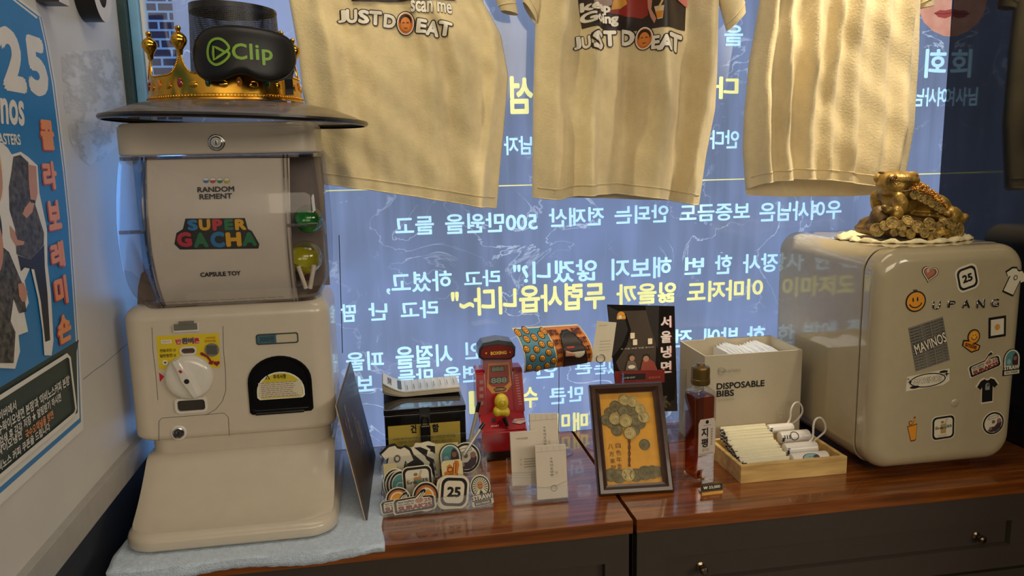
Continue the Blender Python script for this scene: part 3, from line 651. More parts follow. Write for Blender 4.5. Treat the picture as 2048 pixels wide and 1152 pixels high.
for a_, (A, B) in enumerate(zip(VR, VR[1:])):
    for i in range(n):
        j = (i+1) % n; f = bm.faces.new((A[i], A[j], B[j], B[i]))
        for lp, (uu, vv) in zip(f.loops, ((i, levels[a_][0]), (i+1, levels[a_][0]), (i+1, levels[a_+1][0]), (i, levels[a_+1][0]))):
            p, q = uu*.0072, vv-1.45; lp[uvl].uv = ((p+q)*360, (p-q)*360)
link('hat_crown', bm, mesh_mat(), hat, sharp=2)
bm = nb(); P_ = [tilted(1.638+.004*math.cos(2*PI*k/n-PI),   .0658, k, n) for k in range(n)]; Q_ = [tilted(1.630, .0662, k, n) for k in range(n)]
loft(bm, [P_, Q_], True, False); link('hat_top', bm, HB, hat)
# toy crown
GOLD = M('gold_plastic', (206, 152, 52), 0.16, metal=1, var=.05, bump=.08, bscale=30, rgb2=(220, 170, 66))
CX, CY, CRr = -0.2377, 1.35, .1181; CZ0 = 1.4905
crown = thing('costume_tiara', 'gold plastic toy crown with jewels ringed around the black hat', 'crown', (CX, CY, CZ0))
CSTEP = math.radians(43); A0c, A1c = -PI/2+math.radians(-67-24), -PI/2+math.radians(105+22)
def crown_h(th):
    t = ((th-math.radians(19)+PI/2)/CSTEP) % 1.0; d = abs(t-.5)*2       # d = 1 at a point
    return .037+.036*d**5
N2 = 256; bm = nb()
def cpt(th, z, r=CRr):
    r -= .13*z
    return (CX+r*math.cos(th), CY+r*math.sin(th), CZ0+z)
rr_ = []
for k in range(N2+1):
    th = A0c+(A1c-A0c)*k/N2; hh = crown_h(th); e = [cpt(th, hh*lv/5) for lv in range(6)]
    prof = [(.0016, .0), (.0016, .0025), (.0004, .0035), (.001, .0045), (.001, .0075), (0, .0085)]
    rr_.append([cpt(th, z, CRr+dr) for dr, z in prof]+[cpt(th, hh*lv/5+.0085*(1-lv/5)) for lv in range(1, 6)]+[cpt(th, hh, CRr-.0018), cpt(th, 0, CRr-.0018)])
loft(bm, rr_, True, True)
link('crown_band', bm, GOLD, crown, sharp=.5)
bm = nb()                                    # beaded edge
th = A0c
while th < A1c:
    hh = crown_h(th); ball(bm, cpt(th, hh, CRr+.0004), .0014, n=6); sl = (crown_h(th+.002)-hh)/.002
    th += .0024/math.hypot(CRr, sl)
link('beaded_edge', bm, GOLD, crown)
bm = nb()
for k in range(90): ball(bm, cpt(A0c+(A1c-A0c)*(k+.5)/90, .006, CRr+.0012), .0013, n=6)
link('beaded_rim', bm, GOLD, crown)
for k in range(-2, 3):
    th = math.radians(19)-PI/2+k*CSTEP; p = cpt(th, .072)
    bm = nb(); lathe(bm, [(.0040, -.007), (.0046, 0), (.0062, .003), (.0100, .0085), (.0115, .013), (.0108, .018), (.0072, .0225), (.0032, .0255), (.0024, .0265), (.0038, .0285), (.0044, .031), (.0034, .0335), (.0006, .035)], p, 20); link('finial', bm, GOLD, crown)
    for q, (dth, mm) in enumerate(((0, ('ruby_gem', (130, 20, 24))), (CSTEP*.25, None), (CSTEP*.5, ('emerald_gem', (14, 70, 50))), (CSTEP*.75, None))):
        if k == 2 and q: break
        tq = th+dth; T = Matrix.Rotation(tq+PI/2, 4, 'Z')
        if mm:
            g = mm if (k+q) % 3 else ('amber_gem', (196, 120, 20))
            bm = nb(); ball(bm, cpt(tq, .0245, CRr+.0005), .0072, .62, .32, 1, 14, mtx=T); link('gem', bm, M(g[0], g[1], .08, coat=.8), crown)
        else:
            bm = nb(); ball(bm, cpt(tq, .0215, CRr+.0003), .0066, 1.0, .34, .8, 14, mtx=T); link('boss', bm, GOLD, crown)
# sleep mask hanging over the crown
MY = CY-CRr-.022
def mask_pts():
    px = [(383, 78), (392, 66), (405, 57), (430, 52), (465, 51), (500, 54), (535, 58), (562, 66), (577, 78), (583, 95), (585, 115), (581, 135), (570, 150), (552, 160), (530, 161), (512, 156), (498, 149), (482, 147), (464, 151), (448, 158), (424, 160), (405, 155), (390, 144), (382, 126), (378, 100)]
    return [(lambda p: (p.x, p.z))(at_y(x, y, MY)) for x, y in px]
MP = mask_pts(); mcx = sum(p[0] for p in MP)/len(MP); mcz = sum(p[1] for p in MP)/len(MP)
def mask_fn(u, v, h):
    d = u-(mcx-.004); return Vector((u, MY+.0+.9*d*d/(.12)*.85-h+.10*(v-mcz), v))
bm = nb(); rings = []
def catmull(P, m=3):
    out = []; n = len(P)
    for i in range(n):
        a, b, c, d = [Vector(P[(i+k-1) % n]) for k in range(4)]
        for q in range(m):
            t = q/m; out.append(tuple(.5*((2*b)+(c-a)*t+(2*a-5*b+4*c-d)*t*t+(3*b-a-3*c+d)*t**3)))
    return out
ML = catmull(MP, 3)
def mring(s, h): return [mask_fn(mcx+(u-mcx)*s, mcz+(v-mcz)*s, h) for u, v in ML]
loft(bm, [mring(.55, -.004), mring(.95, -.003), mring(1.0, 0), mring(.985, .0022), mring(.93, .0045), mring(.8, .0066), mring(.6, .0078), mring(.35, .008), mring(.12, .0082)])
mask = thing('sleep_mask', 'black satin sleep mask with a green printed logo leaning on the gold crown', 'sleep mask', (mcx, MY, CZ0+.02))
link('mask_pad', bm, M('black_satin', (8, 8, 10), .45, var=.15, scale=30, bump=.15, bscale=25), mask, sharp=2)
bm = nb(); tube(bm, [mask_fn(u, v, .0005) for u, v in ML]+[mask_fn(*ML[0], .0005)], .0016, 6); link('piping', bm, M('black_binding', (20, 20, 22), .5), mask)
bm = nb(); e = mask_fn(*MP[11], -.002)
prev = [Vector((e.x-.004, e.y, e.z)), Vector((e.x-.006, MY+.0165, e.z-.015)), Vector((e.x-.006, MY+.022, CZ0+.014)), Vector((e.x-.006, MY+.016, CZ0+.004))]
loft(bm, [[p+Vector((-.006, 0, 0)), p+Vector((.006, 0, 0)), p+Vector((.006, .001, 0)), p+Vector((-.006, .001, 0))] for p in prev]); link('strap', bm, M('black_elastic', (12, 12, 13), .7), mask)
LG = ink(128, 170, 52); pm = lambda x, y: (lambda p: (p.x, p.z))(at_y(x, y, MY+.001))
def mlift(u, v): 
    e = min(1, max(abs(u-mcx)/.084, abs(v-mcz)/.045)); return .0088-.0036*e**2.5
mfn = lambda u, v, h: mask_fn(u, v, mlift(u, v)+h)
a = Art(); p, q = pm(467, 122), pm(547, 88)
a.text('Clip', pm(468, 131)[0], pm(506, 131)[1], pm(546, 131)[0], pm(506, 88)[1], LG, bold=.022, sp=1.08)
# play mark inside an open loop
k_ = lambda *pts: [pm(*t) for t in pts]
lo_ = catmull(k_((452, 106), (460, 98), (455, 88), (443, 79), (430, 78), (420, 84), (415, 96), (415, 110), (420, 122), (432, 130), (445, 127), (457, 118), (461, 109), (455, 104)), 4)[:-4]
a.stroke(lo_, .0036, LG); a.stroke(k_((455, 104), (446, 110), (436, 116), (429, 120), (427, 108), (427, 93), (434, 96), (444, 101), (452, 106)), .0036, LG)
a.build('logo_print', mask, mfn, maxlen=.006)
# ------------------------------------------------------------------ dark folder leaning on the machine
bc, bd = at_z(735, 1040, ZT), at_z(756, 905, CT)
top = .215; lean = -.040
bdir = Vector((.012, .285, 0)); 
fold = thing('menu_folder', 'dark brown menu folder leaning on edge against the right side of the machine', 'menu', (bc.x, bc.y+.1, ZT))
A0, A1 = Vector((bc.x, bc.y, ZT)), Vector((bc.x, bc.y, ZT))+bdir
ev = Vector((lean, .048, .187))
nrm = bdir.cross(ev).normalized()
if nrm.x < 0: nrm = -nrm
FB = M('brown_folder_print', (84, 62, 36), .48, coat=.05, rgb2=(58, 54, 54), var=.25, scale=5)
def slab(o, th, m, nm):
    bm = nb(); q = [o, o+bdir, o+bdir+ev, o+ev]; loft(bm, [[p+nrm*0 for p in q], [p+nrm*th for p in q]]); return link(nm, bm, m, fold)
slab(A0-nrm*.0045, .0016, M('cream_paper_edge', (186, 164, 136), .6), 'inner_leaf')
slab(A0-nrm*.0025, .0025, FB, 'cover')
PF = lambda u, v, h: A0+bdir*u+ev*v+nrm*h
a = Art(); GP = ink(166, 156, 132)
a.text('CAFE', .18, .60, .24, .90, GP, rot=0); a.it[-1] = (a.it[-1][0], a.it[-1][1], GP, a.it[-1][3], 0)
a.disc(.10, .78, .012, ink(160, 60, 60), ry=.06); a.disc(.10, .78, .006, GP, ry=.03)
for k in range(4): a.text(('수락이오', '냉면 그리고', '커피와 빙수', 'MENU')[k], .42+.05*k, .35, .46+.05*k, .75-.06*k, GP)
a.text('마비노스', .80, .12, .84, .5, GP); a.build('cover_print', fold, PF, lift=.0004)
# ------------------------------------------------------------------ sticker designs, drawn about the origin in half-size units
OR = ink(226, 150, 38); TEAL = ink(84, 142, 140); CRM = ink(226, 216, 190); MAR = ink(92, 36, 34); GRN = ink(40, 74, 58); PNK = ink(196, 120, 96); GRY = ink(150, 144, 130)
def S_25(a, T=.04):
    a.rrect(-1, -1, 1, 1, .52, CRM, T); a.rrect(-.86, -.86, .86, .86, .44, Bk); a.rrect(-.68, -.68, .68, .68, .34, CRM); a.text('25', -.46, -.32, .46, .32, Bk, bold=.05)
def tee(k): return [(k*x, k*y) for x, y in ((-.28, .9), (-.1, .78), (.1, .78), (.28, .9), (.62, .78), (.98, .34), (.66, .1), (.5, .26), (.5, -.92), (-.5, -.92), (-.5, .26), (-.66, .1), (-.98, .34), (-.62, .78))]
def S_tee(a, T=.04): a.poly(tee(1.06), Bk, T); a.poly(tee(.93), CRM); a.disc(0, .25, .2, GRY); a.disc(.02, .27, .12, CRM); a.ring(0, .25, .13, .04, Bk)
def S_blacktee(a, T=.04): a.poly(tee(1.1), CRM, T); a.poly(tee(.98), Bk); a.disc(0, .36, .2, GRY); a.rect(-.2, .02, .2, .36, GRY); a.disc(.05, .38, .12, ink(70, 84, 88))
def S_heart(a, T=.04): a.heart(0, 0, 1.05, Bk, T); a.heart(0, .01, .96, CRM); a.heart(0, .02, .82, ink(120, 62, 40)); a.heart(-.05, .05, .66, ink(176, 112, 82)); a.disc(-.3, .3, .16, ink(214, 170, 140), ry=.24)
def S_smiley(a, T=.04):
    a.disc(0, -.08, .92, Bk, thick=T); a.disc(0, -.08, .8, OR)
    for s in (-.24, .16): a.disc(s, .1, .07, Bk, ry=.2)
    a.ring(-.02, -.1, .56, .1, Bk, ry=.5, a0=PI*1.08, a1=PI*1.9); a.stroke([(-.2, .98), (-.08, .84), (.02, .98), (.04, .84), (.16, .92)], .08, Bk)
def S_frame(a, T=.04): a.rect(-.95, -1, .95, 1, Bk, T); a.rect(-.72, -.76, .72, .76, CRM); a.disc(0, 0, .26, OR); a.ring(0, 0, .26, .05, GRY)
def S_pattern(a, T=.02):
    a.rect(-.75, -1, .75, 1, ink(138, 132, 118), T)
    for k in range(15): a.text('MAVINOS COFFEE ROASTERS', -.73, -.97+k*.13, .73, -.87+k*.13, ink(74, 70, 62), bold=.02); a.k -= 1
    a.k += 1; a.text('MAVINOS', -.66, -.2, .72, .26, CRM, bold=.02, outline=Bk, ow=.08, rot=.1)
def S_smile(a, T=.04):
    a.disc(.12, .36, .62, Bk, thick=T); a.poly([(-.9, .14), (-.3, .1), (.85, -.42), (.74, -.8), (-.0, -.98), (-.98, -.34)], Bk, T); a.disc(.12, .36, .52, OR); a.poly([(-.82, .02), (-.3, -.02), (.72, -.46), (.64, -.72), (0, -.86), (-.86, -.34)], OR)
    a.disc(.12, .38, .38, ink(240, 174, 60)); a.ring(.14, .36, .26, .07, MAR, a0=PI, a1=PI*2.05); a.disc(.02, .48, .05, MAR); a.disc(.26, .5, .05, MAR); a.text('smile', -.72, -.56, .5, -.12, MAR, bold=.03, rot=-.3)
def surak_outline(k): return [(-1*k, -.46*k), (-.94*k, -.54*k), (.9*k, -.54*k), (1*k, -.44*k), (1*k, .1*k), (.9*k, .2*k), (.5*k, .24*k), (.66*k, .5*k), (.58*k, .62*k), (.42*k, .58*k), (.1*k, .26*k), (-.9*k, .24*k), (-1*k, .12*k)]
def S_surak(a, T=.03):
    a.poly(surak_outline(1.08), CRM, T); a.poly(surak_outline(1.0), Bk); a.poly([(x*.88, y*.76-.02) for x, y in surak_outline(1)], CRM)
    a.text('have tradition', -.8, .0, .0, .13, Bk, bold=.03); a.text('not make up', -.8, -.14, -.02, -.02, Bk, bold=.03); a.text('SURAK25', -.82, -.42, .86, -.16, ink(150, 60, 50), bold=.05, outline=Bk, ow=.04)
    a.disc(.26, .02, .2, PNK, ry=.13); a.poly([(.2, .08), (.28, .04), (.56, .46), (.5, .5)], CRM); a.stroke([(.2, .08), (.5, .5), (.56, .46), (.28, .04)], .03, Bk); a.text('25', .5, -.1, .84, .1, ink(150, 60, 50), bold=.03)
def S_straw(a, T=.04):
    d = [(.78*math.cos(t), .22+.78*math.sin(t)) for t in [PI*k/16 for k in range(17)]]
    a.poly([(.8, -.5), (.84, .22)]+[(x*1.06, y*1.02) for x, y in d]+[(-.84, .22), (-.8, -.5), (-.86, -.55), (-.86, -1), (.86, -1), (.86, -.55)], Bk, T); a.poly([(.76, -.3)]+[(x*.96, y*.96) for x, y in d]+[(-.76, -.3)], CRM); a.poly([(.62, -.3)]+[(x*.82, .04+y*.84) for x, y in d]+[(-.62, -.3)], TEAL)
    a.poly([(.1, -.3), (.02, .1), (.1, .52), (.3, .72), (.5, .56), (.62, .2), (.62, -.3)], ink(60, 40, 42)); a.disc(.3, .28, .17, ink(150, 96, 80)); a.disc(-.3, .06, .2, ink(140, 176, 172)); a.text('STRAW', -.76, -.56, .76, -.24, CRM, bold=.05, outline=GRY); a.rect(-.74, -.92, .74, -.64, CRM); a.text('EGG MAKER', -.6, -.84, .6, -.7, Bk, bold=.03)
def S_bar(a, T=.02):
    a.poly([(-1, -.36), (-.94, .3), (1, .42), (1, -.14), (.72, -.3)], CRM, T); a.ring(0, .02, .8, .05, Bk, ry=.3, n=40); a.disc(-.6, -.22, .22, Bk, ry=.07); a.disc(.72, .32, .2, Bk, ry=.06)
    a.text('MAVINOS', -.66, -.1, .68, .16, CRM, bold=.03, shear=.3, outline=Bk, ow=.07)
    for x, y, r in ((-.82, .05, .13), (.86, .2, .15), (.78, .02, .06), (-.9, .2, .06)): a.star(x, y, r, Bk, 4, .3)
def S_cup(a, T=.04):
    for k, m, t in ((1.0, ink(110, 40, 26), T), (.9, OR, 0)): a.poly([(-.78*k, .28*k), (.1, .3*k), (.12, .94*k), (.36*k, .98*k), (.34, .36*k), (.62*k, .4*k), (.46*k, -.9*k), (.26*k, -.98*k), (-.24*k, -.98*k)], m, t)
    a.disc(-.3, .52, .22, OR, ry=.15); a.ring(-.3, .52, .22, .06, ink(110, 40, 26), ry=.15); a.stroke([(-.7, .26), (.6, .36)], .06, ink(110, 40, 26))
def S_cup25(a, T=.04):
    a.rrect(-1, -1, 1, 1, .4, CRM, T); a.rrect(-.94, -.94, .94, .94, .36, Bk); a.rrect(-.78, -.78, .78, .78, .26, CRM)
    a.poly([(-.24, .3), (.26, .34), (.24, -.46), (-.24, -.46)], ink(196, 140, 84)); a.rect(-.26, -.1, .28, .1, ink(96, 150, 120)); a.stroke([(.14, .34), (.3, .72)], .1, ink(70, 60, 50)); a.stroke([(.14, .34), (.3, .72)], .05, CRM); a.disc(-.1, .48, .14, ink(140, 120, 80), ry=.1)
    a.text('Surak', -.72, -.08, -.02, .12, ink(40, 60, 60), bold=.02); a.text('25', .26, -.02, .7, .2, ink(40, 60, 70), bold=.03); a.disc(-.58, .1, .1, ink(190, 140, 60)); a.text('Let me select', -.5, -.62, .3, -.52, GRY); a.text('comfortable', -.5, -.74, .24, -.65, GRY)
def S_photo(a, T=.04):
    a.disc(0, 0, 1, CRM, thick=T); a.disc(0, 0, .94, Bk); a.disc(0, 0, .8, CRM); a.poly([(-.46, .36), (.5, .42), (.44, .68), (-.4, .62)], GRY); a.poly([(-.38, .42), (.42, .47), (.38, .62), (-.34, .57)], CRM)
    a.poly([(-.56, -.54), (-.3, -.28), (.06, -.3), (.3, -.1), (.36, .2), (.6, .26), (.74, -.1), (.6, -.52), (.2, -.76), (-.3, -.72)], ink(70, 52, 58)); a.disc(.5, .12, .2, ink(150, 110, 96)); a.disc(0, .12, .15, ink(120, 96, 70)); a.disc(-.3, -.4, .14, ink(150, 110, 96))
def S_siren(a, T=.04):
    a.disc(0, .2, .84, CRM, ry=.8, thick=T); a.rrect(-.9, -1, .9, -.28, .1, CRM, T); a.disc(0, .2, .76, Bk, ry=.72); a.disc(0, .22, .66, CRM, ry=.62)
    for k in range(17):
        t = PI*(-.22+1.44*k/16); a.poly([(.3*math.cos(t-.05), .26+.3*math.sin(t-.05)), (.62*math.cos(t-.06), .22+.6*math.sin(t-.06)), (.62*math.cos(t+.06), .22+.6*math.sin(t+.06)), (.3*math.cos(t+.05), .26+.3*math.sin(t+.05))], GRN); a.k -= 1
    a.k += 1; a.disc(0, .3, .27, ink(196, 140, 90)); a.disc(-.09, .36, .03, Bk, ry=.06); a.disc(.09, .36, .03, Bk, ry=.06); a.ring(0, .28, .14, .03, Bk, a0=PI*1.1, a1=PI*1.9); a.poly([(-.2, -.3), (-.04, .04), (0, -.1), (.04, .04), (.2, -.3)], GRN)
    a.rrect(-.86, -.66, .86, -.24, .06, Bk); a.text('STRAW', -.8, -.6, .8, -.28, CRM, bold=.05); a.rrect(-.7, -.96, .7, -.68, .05, Bk); a.text('EGG MAKER', -.6, -.9, .6, -.75, CRM, bold=.03)
# ------------------------------------------------------------------ mini fridge
FX0, FX1, FY, FYB, FZ0, FZ1 = 0.846, 1.142, 1.215, 1.575, 0.815, 1.222
CREAM = M('cream_enamel', (184, 170, 138), 0.10, coat=.6, var=.02)
fr = thing('mini_fridge', 'cream rounded retro mini fridge covered with stickers at the right end of the counter', 'fridge', ((FX0+FX1)/2, 1.40, CT))
link('cabinet_body', rbox(nb(), FX0, FX1, FY+.047, FYB, FZ0, FZ1, .040, .002, .02, axis='y', n=8), CREAM, fr, sharp=.9)
link('door_gasket', rbox(nb(), FX0+.003, FX1-.003, FY+.043, FY+.048, FZ0+.003, FZ1-.003, .038, axis='y', n=8), M('dark_gasket', (40, 37, 34), .6), fr)
door = link('door', rbox(nb(), FX0, FX1, FY, FY+.0435, FZ0, FZ1, .046, .026, .002, axis='y', n=9, seg=8), CREAM, fr, sharp=.9)
for x in (FX0+.05, FX1-.05):
    for y in (FY+.07, FYB-.06): link('foot', lathe(nb(), [(.014, 0), (.016, .004), (.016, .018)], (x, y, CT), 16), M('rubber', (24, 24, 24), .7), fr)
PFr = front(FY)
def stick(S, px, py, w, h, rot, nm='sticker', T=.03):
    u, v = PFr.px(px, py); u1, _ = PFr.px(px+w/2, py); _, v1 = PFr.px(px, py-h/2)
    a = Art(.00008); a.set(u, v, u1-u, rot, v1-v); S(a); a.it = [(q[0], q[1], q[2], q[3], .0006 if q[4] else 0) for q in a.it]; a.build(nm, door, PFr.fn, lift=.0007)
for S, px, py, w, h, rot in ((S_heart, 1859, 547, 34, 36, -.2), (S_25, 1934, 556, 44, 52, .28), (S_tee, 2027, 562, 46, 58, -.42), (S_smiley, 1831, 601, 44, 46, .1), (S_frame, 1994, 654, 36, 42, .08), (S_pattern, 1858, 688, 92, 92, .25),
        (S_smile, 1944, 682, 40, 48, .0), (S_surak, 1968, 728, 60, 58, .32), (S_straw, 2023, 724, 40, 52, 0.05), (S_bar, 1855, 761, 86, 86, .06), (S_blacktee, 1974, 780, 43, 52, .06), (S_cup, 1825, 858, 28, 50, .05), (S_cup25, 1886, 855, 46, 48, .06), (S_photo, 1986, 846, 44, 47, .15)):
    stick(S, px, py, w, h, rot)
a = Art()
for ch, x0, x1, y0, y1, m in (('U', 1864, 1880, 602, 619, 0), ('P', 1894, 1910, 601, 615, 0), ('A', 1923, 1939, 599, 616, 1), ('N', 1952, 1968, 598, 616, 1), ('G', 1980, 1996, 597, 614, 1)): tx(a, ch, x0, y0, x1, y1, CHROME, P=PFr.px, bold=.02)
bm_ = a.build('badge_lettering', door, PFr.fn, lift=.0012); bm_.modifiers.new('thick', 'SOLIDIFY').thickness = .0012
u, v = PFr.px(1910, 806); bm = nb(); ball(bm, PFr.fn(u, v, -.001), .0085, 1, .35, 1, 18); link('door_bumper', bm, CREAM, door)
# doily and toad
dz = FZ1; dc0 = at_z(1805, 473, dz)
def doily():
    bm = nb(); n = 96; rings = []; R0 = .125
    cy = 1.375; cxx = at_y(1806, 470, cy).x
    for r, base in ((.02, .0008), (.07, .001), (.094, .0012), (.106, .0018), (.116, .003), (.124, .0015)):
        rings.append([(cxx+r*(1+.03*math.sin(9*t+1)+.02*math.sin(23*t))*math.cos(t)*1.03, cy+r*.82*(1+.02*math.sin(7*t))*math.sin(t), dz+base+(.0035*(1+math.sin(16*t)) if .1 < r < .12 else .001*(1+math.sin(30*t)) if r > .09 else 0)) for t in [2*PI*k/n for k in range(n)]])
    loft(bm, rings, True, False)
    o = link('lace_doily', bm, M('lace_cotton', (226, 210, 166), .9, var=.12, scale=150, bump=1.0, bscale=300), loc=(cxx, cy, dz)); s = o.modifiers.new('thick', 'SOLIDIFY'); s.thickness = .0022; s.offset = 1
    tag(o, 'cream lace doily under the golden toad on the fridge top', 'doily'); return cxx, cy
dx_, dy_ = doily()
BRZ = M('antique_gold', (136, 106, 48), .42, metal=.55, var=.5, scale=40, bump=.8, bscale=150, rgb2=(172, 138, 66))
BRZ2 = M('old_bronze', (84, 64, 36), .5, metal=.4, var=.4, scale=40, bump=.6, bscale=110, rgb2=(120, 94, 52))
COING = M('coin_gold', (126, 102, 52), .45, metal=.5, var=.5, scale=120, bump=1.0, bscale=260, rgb2=(160, 134, 76)); REDG = M('red_gold_bumps', (150, 70, 34), .35, metal=.5, var=.5, scale=60, rgb2=(206, 150, 60))
TY = 1.365; TZ = dz+.003
toad = thing('toad_figurine', 'golden toad figurine sitting on a pile of coins on the fridge top', 'figurine', (at_y(1810, 465, TY).x, TY, TZ))
PXM = (at_y(1900, 420, TY)-at_y(1800, 420, TY)).length/100
def tp(x, y, dy=0): p = at_y(x, y, TY); return Vector((p.x, TY+dy, p.z))
def blob(parts, nm, m, vox, parent=toad):
    bm = nb()
    for (x, y, dy, rx, ry, rz, *rot) in parts:
        T = Matrix.Rotation(rot[0], 4, 'Y') if rot else None; ball(bm, tp(x, y, dy), 1.0, rx*PXM, ry*PXM, rz*PXM, 20, mtx=T)
    o = link(nm, bm, m, parent, sharp=3); r = o.modifiers.new('skin', 'REMESH'); r.mode = 'VOXEL'; r.voxel_size = vox; r.use_smooth_shade = True; s = o.modifiers.new('smooth', 'SMOOTH'); s.iterations = 3; return o
blob([(1838, 402, 0, 44, 34, 24, .55), (1862, 420, 0, 34, 34, 20, .5), (1815, 382, 0, 34, 32, 22, .2), (1792, 366, 0, 30, 30, 16, .05), (1778, 376, 0, 19, 28, 11), (1775, 385, 0, 15, 24, 6), (1772, 357, -.018, 10, 8, 9), (1772, 357, .022, 10, 8, 9), (1812, 352, -.016, 14, 8, 9), (1810, 351, .02, 12, 8, 9), (1850, 430, 0, 44, 36, 9, .1), (1805, 395, 0, 26, 28, 20), (1788, 402, .004, 18, 24, 24), (1780, 392, .01, 14, 20, 14), (1800, 412, 0, 24, 24, 16), (1798, 360, 0, 34, 34, 17, .08), (1785, 372, 0, 26, 32, 15), (1868, 412, 0, 26, 34, 22, .6),
      (1782, 405, -.028, 14, 11, 22, -.35), (1768, 425, -.036, 13, 10, 11), (1752, 418, -.038, 11, 8, 7), (1744, 412, -.038, 6, 6, 5), (1776, 408, .034, 12, 10, 24, -.3), (1880, 432, -.03, 20, 16, 20, .4), (1892, 436, -.034, 14, 12, 10), (1900, 430, -.038, 8, 8, 6), (1866, 425, -.042, 6, 6, 6), (1757, 345, -.01, 7, 5, 2.6), (1752, 344, -.012, 4, 3, 1.6)], 'body', BRZ, .0022)
blob([(1810, 460, .01, 86, 58, 12), (1810, 454, .01, 88, 58, 14), (1800, 444, .01, 70, 48, 15), (1850, 446, .01, 52, 46, 14), (1745, 438, -.02, 17, 16, 26), (1735, 455, -.02, 15, 14, 12), (1890, 450, -.02, 18, 16, 14)], 'coin_mound', BRZ2, .0026)
def coin(c, r, nrmv, m, parent, nm='coin'):
    T = nrmv.to_track_quat('Z', 'Y').to_matrix().to_4x4(); bm = nb()
    lathe(bm, [(.0005, .0006), (r*.18, .0006), (r*.2, .0012), (r*.3, .0012), (r*.34, .0007), (r*.76, .0007), (r*.8, .0016), (r*.96, .0016), (r, .0008), (r, -.001)], c, 22, mtx=T)
    for k in range(4): box(bm, -r*.05, r*.05, r*.4, r*.7, .0005, .0012, mtx=Matrix.Translation(c) @ T @ Matrix.Rotation(k*PI/2+.3, 4, 'Z'))
    link(nm, bm, m, parent, sharp=.5)
for x, y, dy, r, nx, nz in ((1803, 388, -.037, 8.5, -.1, .1), (1814, 392, -.039, 8.5, 0, .1), (1824, 398, -.040, 8.5, .05, .15), (1834, 404, -.040, 8.5, .05, .2), (1843, 410, -.040, 8, .1, .2), (1852, 416, -.040, 8, .1, .25), (1861, 421, -.040, 7, .1, .25),
        (1750, 441, -.052, 11, -.3, .25), (1780, 437, -.052, 11, 0, .8), (1793, 448, -.060, 11.5, -.1, .35), (1818, 443, -.058, 11.5, 0, .35), (1837, 448, -.060, 9.5, .1, .3), (1860, 444, -.056, 11, .1, .5), (1872, 459, -.058, 11, .1, .2), (1768, 458, -.056, 9, -.1, .15), (1754, 459, -.052, 8, -.2, .1), (1804, 460, -.064, 9, 0, .15), (1727, 456, -.042, 12, -.6, .2), (1738, 447, -.048, 9, -.4, .3), (1765, 446, -.055, 10, -.1, .4), (1780, 462, -.060, 9, 0, .1), (1830, 460, -.063, 9.5, 0, .15), (1806, 450, -.057, 9, 0, .5), (1848, 438, -.054, 8.5, 0, .8), (1853, 462, -.060, 9, .1, .1), (1884, 452, -.05, 10, .4, .2), (1890, 464, -.045, 9, .6, .1), (1818, 466, -.062, 8, 0, .1), (1870, 446, -.052, 8.5, .2, .5)):
    coin(tp(x, y, dy), r*PXM, Vector((nx, -1, nz)).normalized(), COING, toad)
bm = nb(); ball(bm, tp(1842, 459, -.058), 1.0, 17*PXM, 9*PXM, 6*PXM, 18); ball(bm, tp(1842, 454, -.058), 1.0, 8*PXM, 6*PXM, 5*PXM, 14); link('gold_ingot', bm, BRZ, toad, sharp=3)
bm = nb(); rnd = random.Random(4)
for k in range(150):
    s = rnd.random(); x = 1800+s*72+rnd.uniform(-4, 4); top = 353+max(0, (x-1815))*.98*.62+max(0, x-1850)*.25
    y = top+rnd.uniform(1, 26); q = (y-top)/26
    ball(bm, tp(x, y, -.008-.030*math.sqrt(min(1, q*1.1))), rnd.uniform(1.3, 2.3)*PXM, n=8)
o = link('back_bumps', bm, REDG, toad, sharp=3)
bm = nb()
for x, y in ((1774, 354), (1814, 351)): link('eye', ball(nb(), tp(x, y, -.024), 4.2*PXM, n=12), M('toad_eye', (120, 60, 30), .15, coat=.5), toad)

bm = nb()
for q in range(4): tube(bm, [tp(1776+ (5+q*3.2)*math.cos(t), 362+(4+q*2.4)*math.sin(t), -.0305+.002*q) for t in [PI*.1+PI*1.2*k/14 for k in range(15)]], .0009, 6)
link('mouth_line', tube(nb(), [tp(x, y, dy) for x, y, dy in ((1763, 376, -.012), (1772, 381, -.027), (1786, 381, -.034), (1800, 378, -.037), (1814, 374, -.037), (1824, 372, -.034))], .0012, 6), BRZ2, toad)
link('brow_curls', bm, BRZ, toad)
# ------------------------------------------------------------------ carton of bibs
CART = M('white_carton', (184, 173, 150), .6, var=.02, bump=.1)
BX0, BX1, BY0, BY1, BZ1 = .611, .818, 1.405, 1.535, 1.001
bx = thing('bib_carton', 'open white carton of disposable bibs behind the wooden tray', 'carton', ((BX0+BX1)/2, 1.47, CT))
bm = nb(); e = .0025
for A in ((BX0, BX1, BY0, BY0+e), (BX0, BX1, BY1-e, BY1), (BX0, BX0+e, BY0+e, BY1-e), (BX1-e, BX1, BY0+e, BY1-e)): box(bm, *A, CT, BZ1)
box(bm, BX0+e, BX1-e, BY0+e, BY1-e, CT, CT+e); link('carton_walls', bm, CART, bx)
bm = nb(); prism(bm, [(BX0, BZ1), (BX0+.055, BZ1+.0005), (BX0+.057, BZ1+.004), (BX0+.10, BZ1+.004), (BX0+.104, BZ1), (BX1, BZ1)][::-1]+[(BX0, BZ1-.003), (BX1, BZ1-.003)], lambda u, v, h: Vector((u, BY1-h, v)), .0, .0024); link('torn_flap', bm, CART, bx)
PBx = front(BY0); a = Art(); pp = PBx.px
tb = lambda t, x0, y0, x1, y1, m, **k: tx(a, t, x0, y0, x1, y1, m, P=pp, **k)
